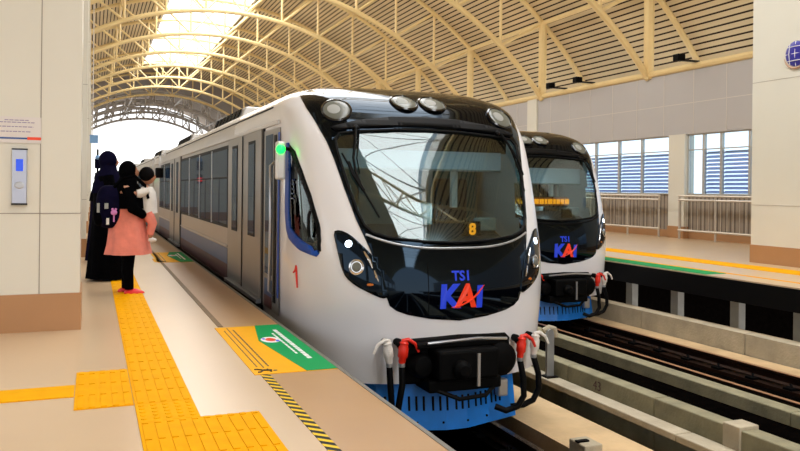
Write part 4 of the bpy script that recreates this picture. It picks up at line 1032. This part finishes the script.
# toddler in her arms
P = empty('person', (.66, 10.36, 1.02), 'toddler in a white shirt carried in the arms of the coral person', 'person')
J = [(0, 0, 0), (0, 0, .15), (-.01, 0, .3), (0, 0, .37), (0, .07, -.02), (-.08, .1, -.12), (-.04, .1, -.3), (0, -.07, -.02), (.06, -.09, -.13), (.03, -.08, -.32), (-.02, .11, .28), (-.16, .1, .27), (-.3, .06, .26), (-.03, -.11, .28), (-.1, -.16, .24), (-.24, -.17, .27)]
skin_body('body', J, [(0, 1), (1, 2), (2, 3), (0, 4), (4, 5), (5, 6), (0, 7), (7, 8), (8, 9), (2, 10), (10, 11), (11, 12), (2, 13), (13, 14), (14, 15)], [.08, .085, .08, .04, .055, .045, .03, .055, .045, .03, .04, .032, .024, .04, .032, .024], K['skin'], P)
hc = (.0, 0, .47); head_mb(MB(), hc, .86, PI / 2).build('head', K['skin'], P, smooth=True); eyes(P, hc, .86, PI / 2)
MB().ball((-.012, 0, .495), (.095, .088, .1), 20, 14).build('hair', K['hair'], P, smooth=True)
wavy([(0, 0, .0, .12, .13), (0, 0, .15, .115, .13), (0, 0, .27, .1, .13), (0, 0, .34, .06, .08)], amp=.05, freq=6, z0=0, z1=.3).build('shirt', K['whitecloth'], P, smooth=True)
for pts in ([(-.01, .1, .28), (-.14, .11, .275)], [(-.02, -.1, .29), (-.1, -.155, .25), (-.14, -.16, .25)]): MB().tube(pts, [.06, .055, .05][:len(pts)], 12).build('sleeve', K['whitecloth'], P, smooth=True)
hand(P, (-.24, -.17, .27), (-1, 0, -.1), (0, 0, 1), .6); hand(P, (-.3, .06, .26), (-1, 0, -.1), (0, 0, 1), .6)
for pts in ([(0, .07, 0), (-.08, .1, -.12), (-.04, .1, -.26)], [(0, -.07, 0), (.06, -.09, -.13), (.03, -.08, -.27)]): MB().tube(pts, [.075, .06, .045], 12).build('trouser_leg', K['coral'], P, smooth=True)
for x, y in ((-.03, .1), (.04, -.08)): MB().ball((x + .02, y, -.34), (.055, .03, .03), 12, 8).build('shoe', K['whitecloth'], P, smooth=True)

def robed(loc, label, h=1.87, yaw=PI / 2, m='blackcloth', scarf='navycloth'):
    P = empty('person', loc, label, 'person'); k = h / 1.75
    J = [(0, 0, .92), (0, 0, 1.12), (0, 0, 1.35), (0, 0, 1.46), (0, 0, 1.53), (0, .09, .88), (.01, .09, .5), (0, .09, .09), (0, -.09, .88), (.02, -.09, .5), (.01, -.09, .09), (0, .18, 1.4), (.05, .23, 1.15), (.17, .12, 1.03), (0, -.18, 1.4), (.05, -.23, 1.15), (.17, -.1, 1.0)]
    J = [tuple(q * k for q in j) for j in J]
    skin_body('body', J, E_, [q * k for q in Rr], K['skin'], P)
    hc = (.02 * k, 0, 1.61 * k); head_mb(MB(), hc, k, yaw).build('head', K['skin'], P, smooth=True); eyes(P, hc, k, yaw)
    wavy([(x, 0, z * k, a * k, c * k) for x, z, a, c in ((0, .03, .25, .25), (0, .3, .23, .24), (0, .7, .2, .23), (0, 1.0, .18, .22), (0, 1.25, .18, .23), (0, 1.4, .15, .22), (0, 1.48, .08, .1))], amp=.06, freq=8, z0=0, z1=1.2 * k).build('robe', K[m], P, smooth=True)
    for s in (1, -1): MB().tube([(0, s * .17 * k, 1.4 * k), (.05, s * .25 * k, 1.15 * k), (.15, s * .13 * k, 1.04 * k)], [.085, .08, .075], 14).build('sleeve', K[m], P, smooth=True)
    hand(P, (.17 * k, .12 * k, 1.03 * k), (.5, -.8, 0), (0, 0, 1)); hand(P, (.17 * k, -.1 * k, 1.0 * k), (.5, .8, 0), (0, 0, 1))
    MB().ball((0, 0, 1.62 * k), (.118 * k, .11 * k, .135 * k), 24, 16).build('headscarf', K[scarf], P, smooth=True)
    wavy([(.01, 0, z * k, a * k, c * k) for z, a, c in ((1.18, .22, .25), (1.3, .2, .24), (1.42, .16, .2), (1.5, .11, .12), (1.56, .1, .1))], amp=.05, freq=5, z0=1.18 * k, z1=1.45 * k).build('shoulder_scarf', K[scarf], P, smooth=True)
    MB().ball((.09 * k, 0, 1.61 * k), (.032, .05, .07), 14, 10).build('face_opening', K['skin'], P, smooth=True)
    shoe(P, .06, .09, PI / 2, K['black']); shoe(P, .06, -.09, PI / 2, K['black'])
    return P
robed((.21, 11.95, 0), 'tall person in a long black robe and dark scarf behind the coral person')
robed((.14, 14.9, 0), 'dark clothed person half hidden between the pillar and the black robed person', 1.62, PI / 2, 'navycloth', 'blackcloth')

# driver in the near cab
P = empty('person', (2.42, 8.55, .12), 'train driver in dark clothes seated behind the cab side window', 'person')
J = [(0, 0, .35), (0, .0, .55), (0, 0, .75), (0, 0, .86), (0, 0, .93), (-.09, -.1, .35), (-.1, -.4, .36), (-.1, -.42, .02), (.09, -.1, .35), (.1, -.4, .36), (.1, -.42, .02), (-.18, 0, .8), (-.22, -.12, .6), (-.15, -.32, .62), (.18, 0, .8), (.22, -.12, .58), (.14, -.34, .6)]
skin_body('body', J, E_, Rr, K['skin'], P)
hc = (-.0, -.02, 1.03); head_mb(MB(), hc, 1, 0).build('head', K['skin'], P, smooth=True); eyes(P, hc, 1, 0)
MB().ball((0, .015, 1.065), (.09, .105, .105), 20, 14).build('hair', K['hair'], P, smooth=True)
MB().loft([(0, 0, .3, .17, .13), (0, 0, .5, .165, .13), (0, 0, .7, .19, .13), (0, 0, .82, .17, .11), (0, 0, .88, .07, .07)]).build('jacket', K['blackcloth'], P, smooth=True)
for s in (1, -1):
    MB().tube([(s * .17, 0, .8), (s * .225, -.12, .6)], [.065, .055], 12).build('sleeve', K['blackcloth'], P, smooth=True)
    MB().tube([(s * .09, -.05, .36), (s * .1, -.4, .37), (s * .1, -.42, .06)], [.09, .075, .055], 12).build('trouser_leg', K['blackcloth'], P, smooth=True)
    shoe(P, s * .1, -.46, 0, K['black'])
hand(P, (-.15, -.32, .62), (.1, -1, .1), (1, 0, .2)); hand(P, (.14, -.34, .6), (-.1, -1, .1), (-1, 0, .2))
t = empty('driver_seat', (2.42 - 3.45, 8.6 - 6.97, 0)); t.parent = bpy.data.objects['commuter_train']
MB().box(-.22, .22, -.25, .2, .32, .42).build('seat', K['desk'], t, bevel=.03)
MB().box(-.2, .2, .15, .22, .42, .98).build('backrest', K['desk'], t, bevel=.03)
MB().tube([(0, 0, -.08), (0, 0, .32)], .05, 10).build('pedestal', K['darkmetal'], t)

# ------------------------------------------------------------------ far signs and signals
t = empty('hanging_sign', (.1, 35, 3.22), 'small blue sign hanging in the bright opening above the platform', 'sign')
MB().box(-.32, .12, -.04, .04, -.05, .3).build('sign_panel', K['signblue'], t)
MB().tube([(-.1, 0, .3), (-.1, 0, 6.2)], .02, 6).build('hanger_rod', K['whitesteel'], t)
t = empty('signal_post', (.18, 30, 0), 'slim signal post with a glowing red lamp by the black robed person', 'signal')
MB().tube([(0, 0, 0), (0, 0, 2.7)], .035, 8).build('post', K['darkmetal'], t)
MB().box(-.09, .09, -.08, .08, 1.5, 1.85).build('signal_head', K['navycloth'], t, bevel=.02)
MB().disc(Matrix.Translation((0, -.08, 1.65)) @ Matrix.Rotation(PI / 2, 4, 'X'), [(.085, 0), (.085, .02), (.04, .04)], 20).build('red_lamp', K['ledr'], t, smooth=True)
MB().ball((0, 0, 2.4), .09, 12, 8).build('post_finial', K['signblue'], t, smooth=True)
MB().box(-.1, .1, -.04, .04, 2.0, 2.35).build('number_plate', K['navycloth'], t)
t = empty('door_signal', (1.55, 33, 1.62), 'small green lamp shining far along the platform between the heads', 'signal')
MB().box(-.06, .06, -.05, .05, -1.62, .1).build('post', K['steel'], t)
MB().disc(Matrix.Translation((0, -.05, 0)) @ Matrix.Rotation(PI / 2, 4, 'X'), [(.07, 0), (.06, .02)], 16).build('green_lamp', K['ledg'], t)
bpy.context.view_layer.update()
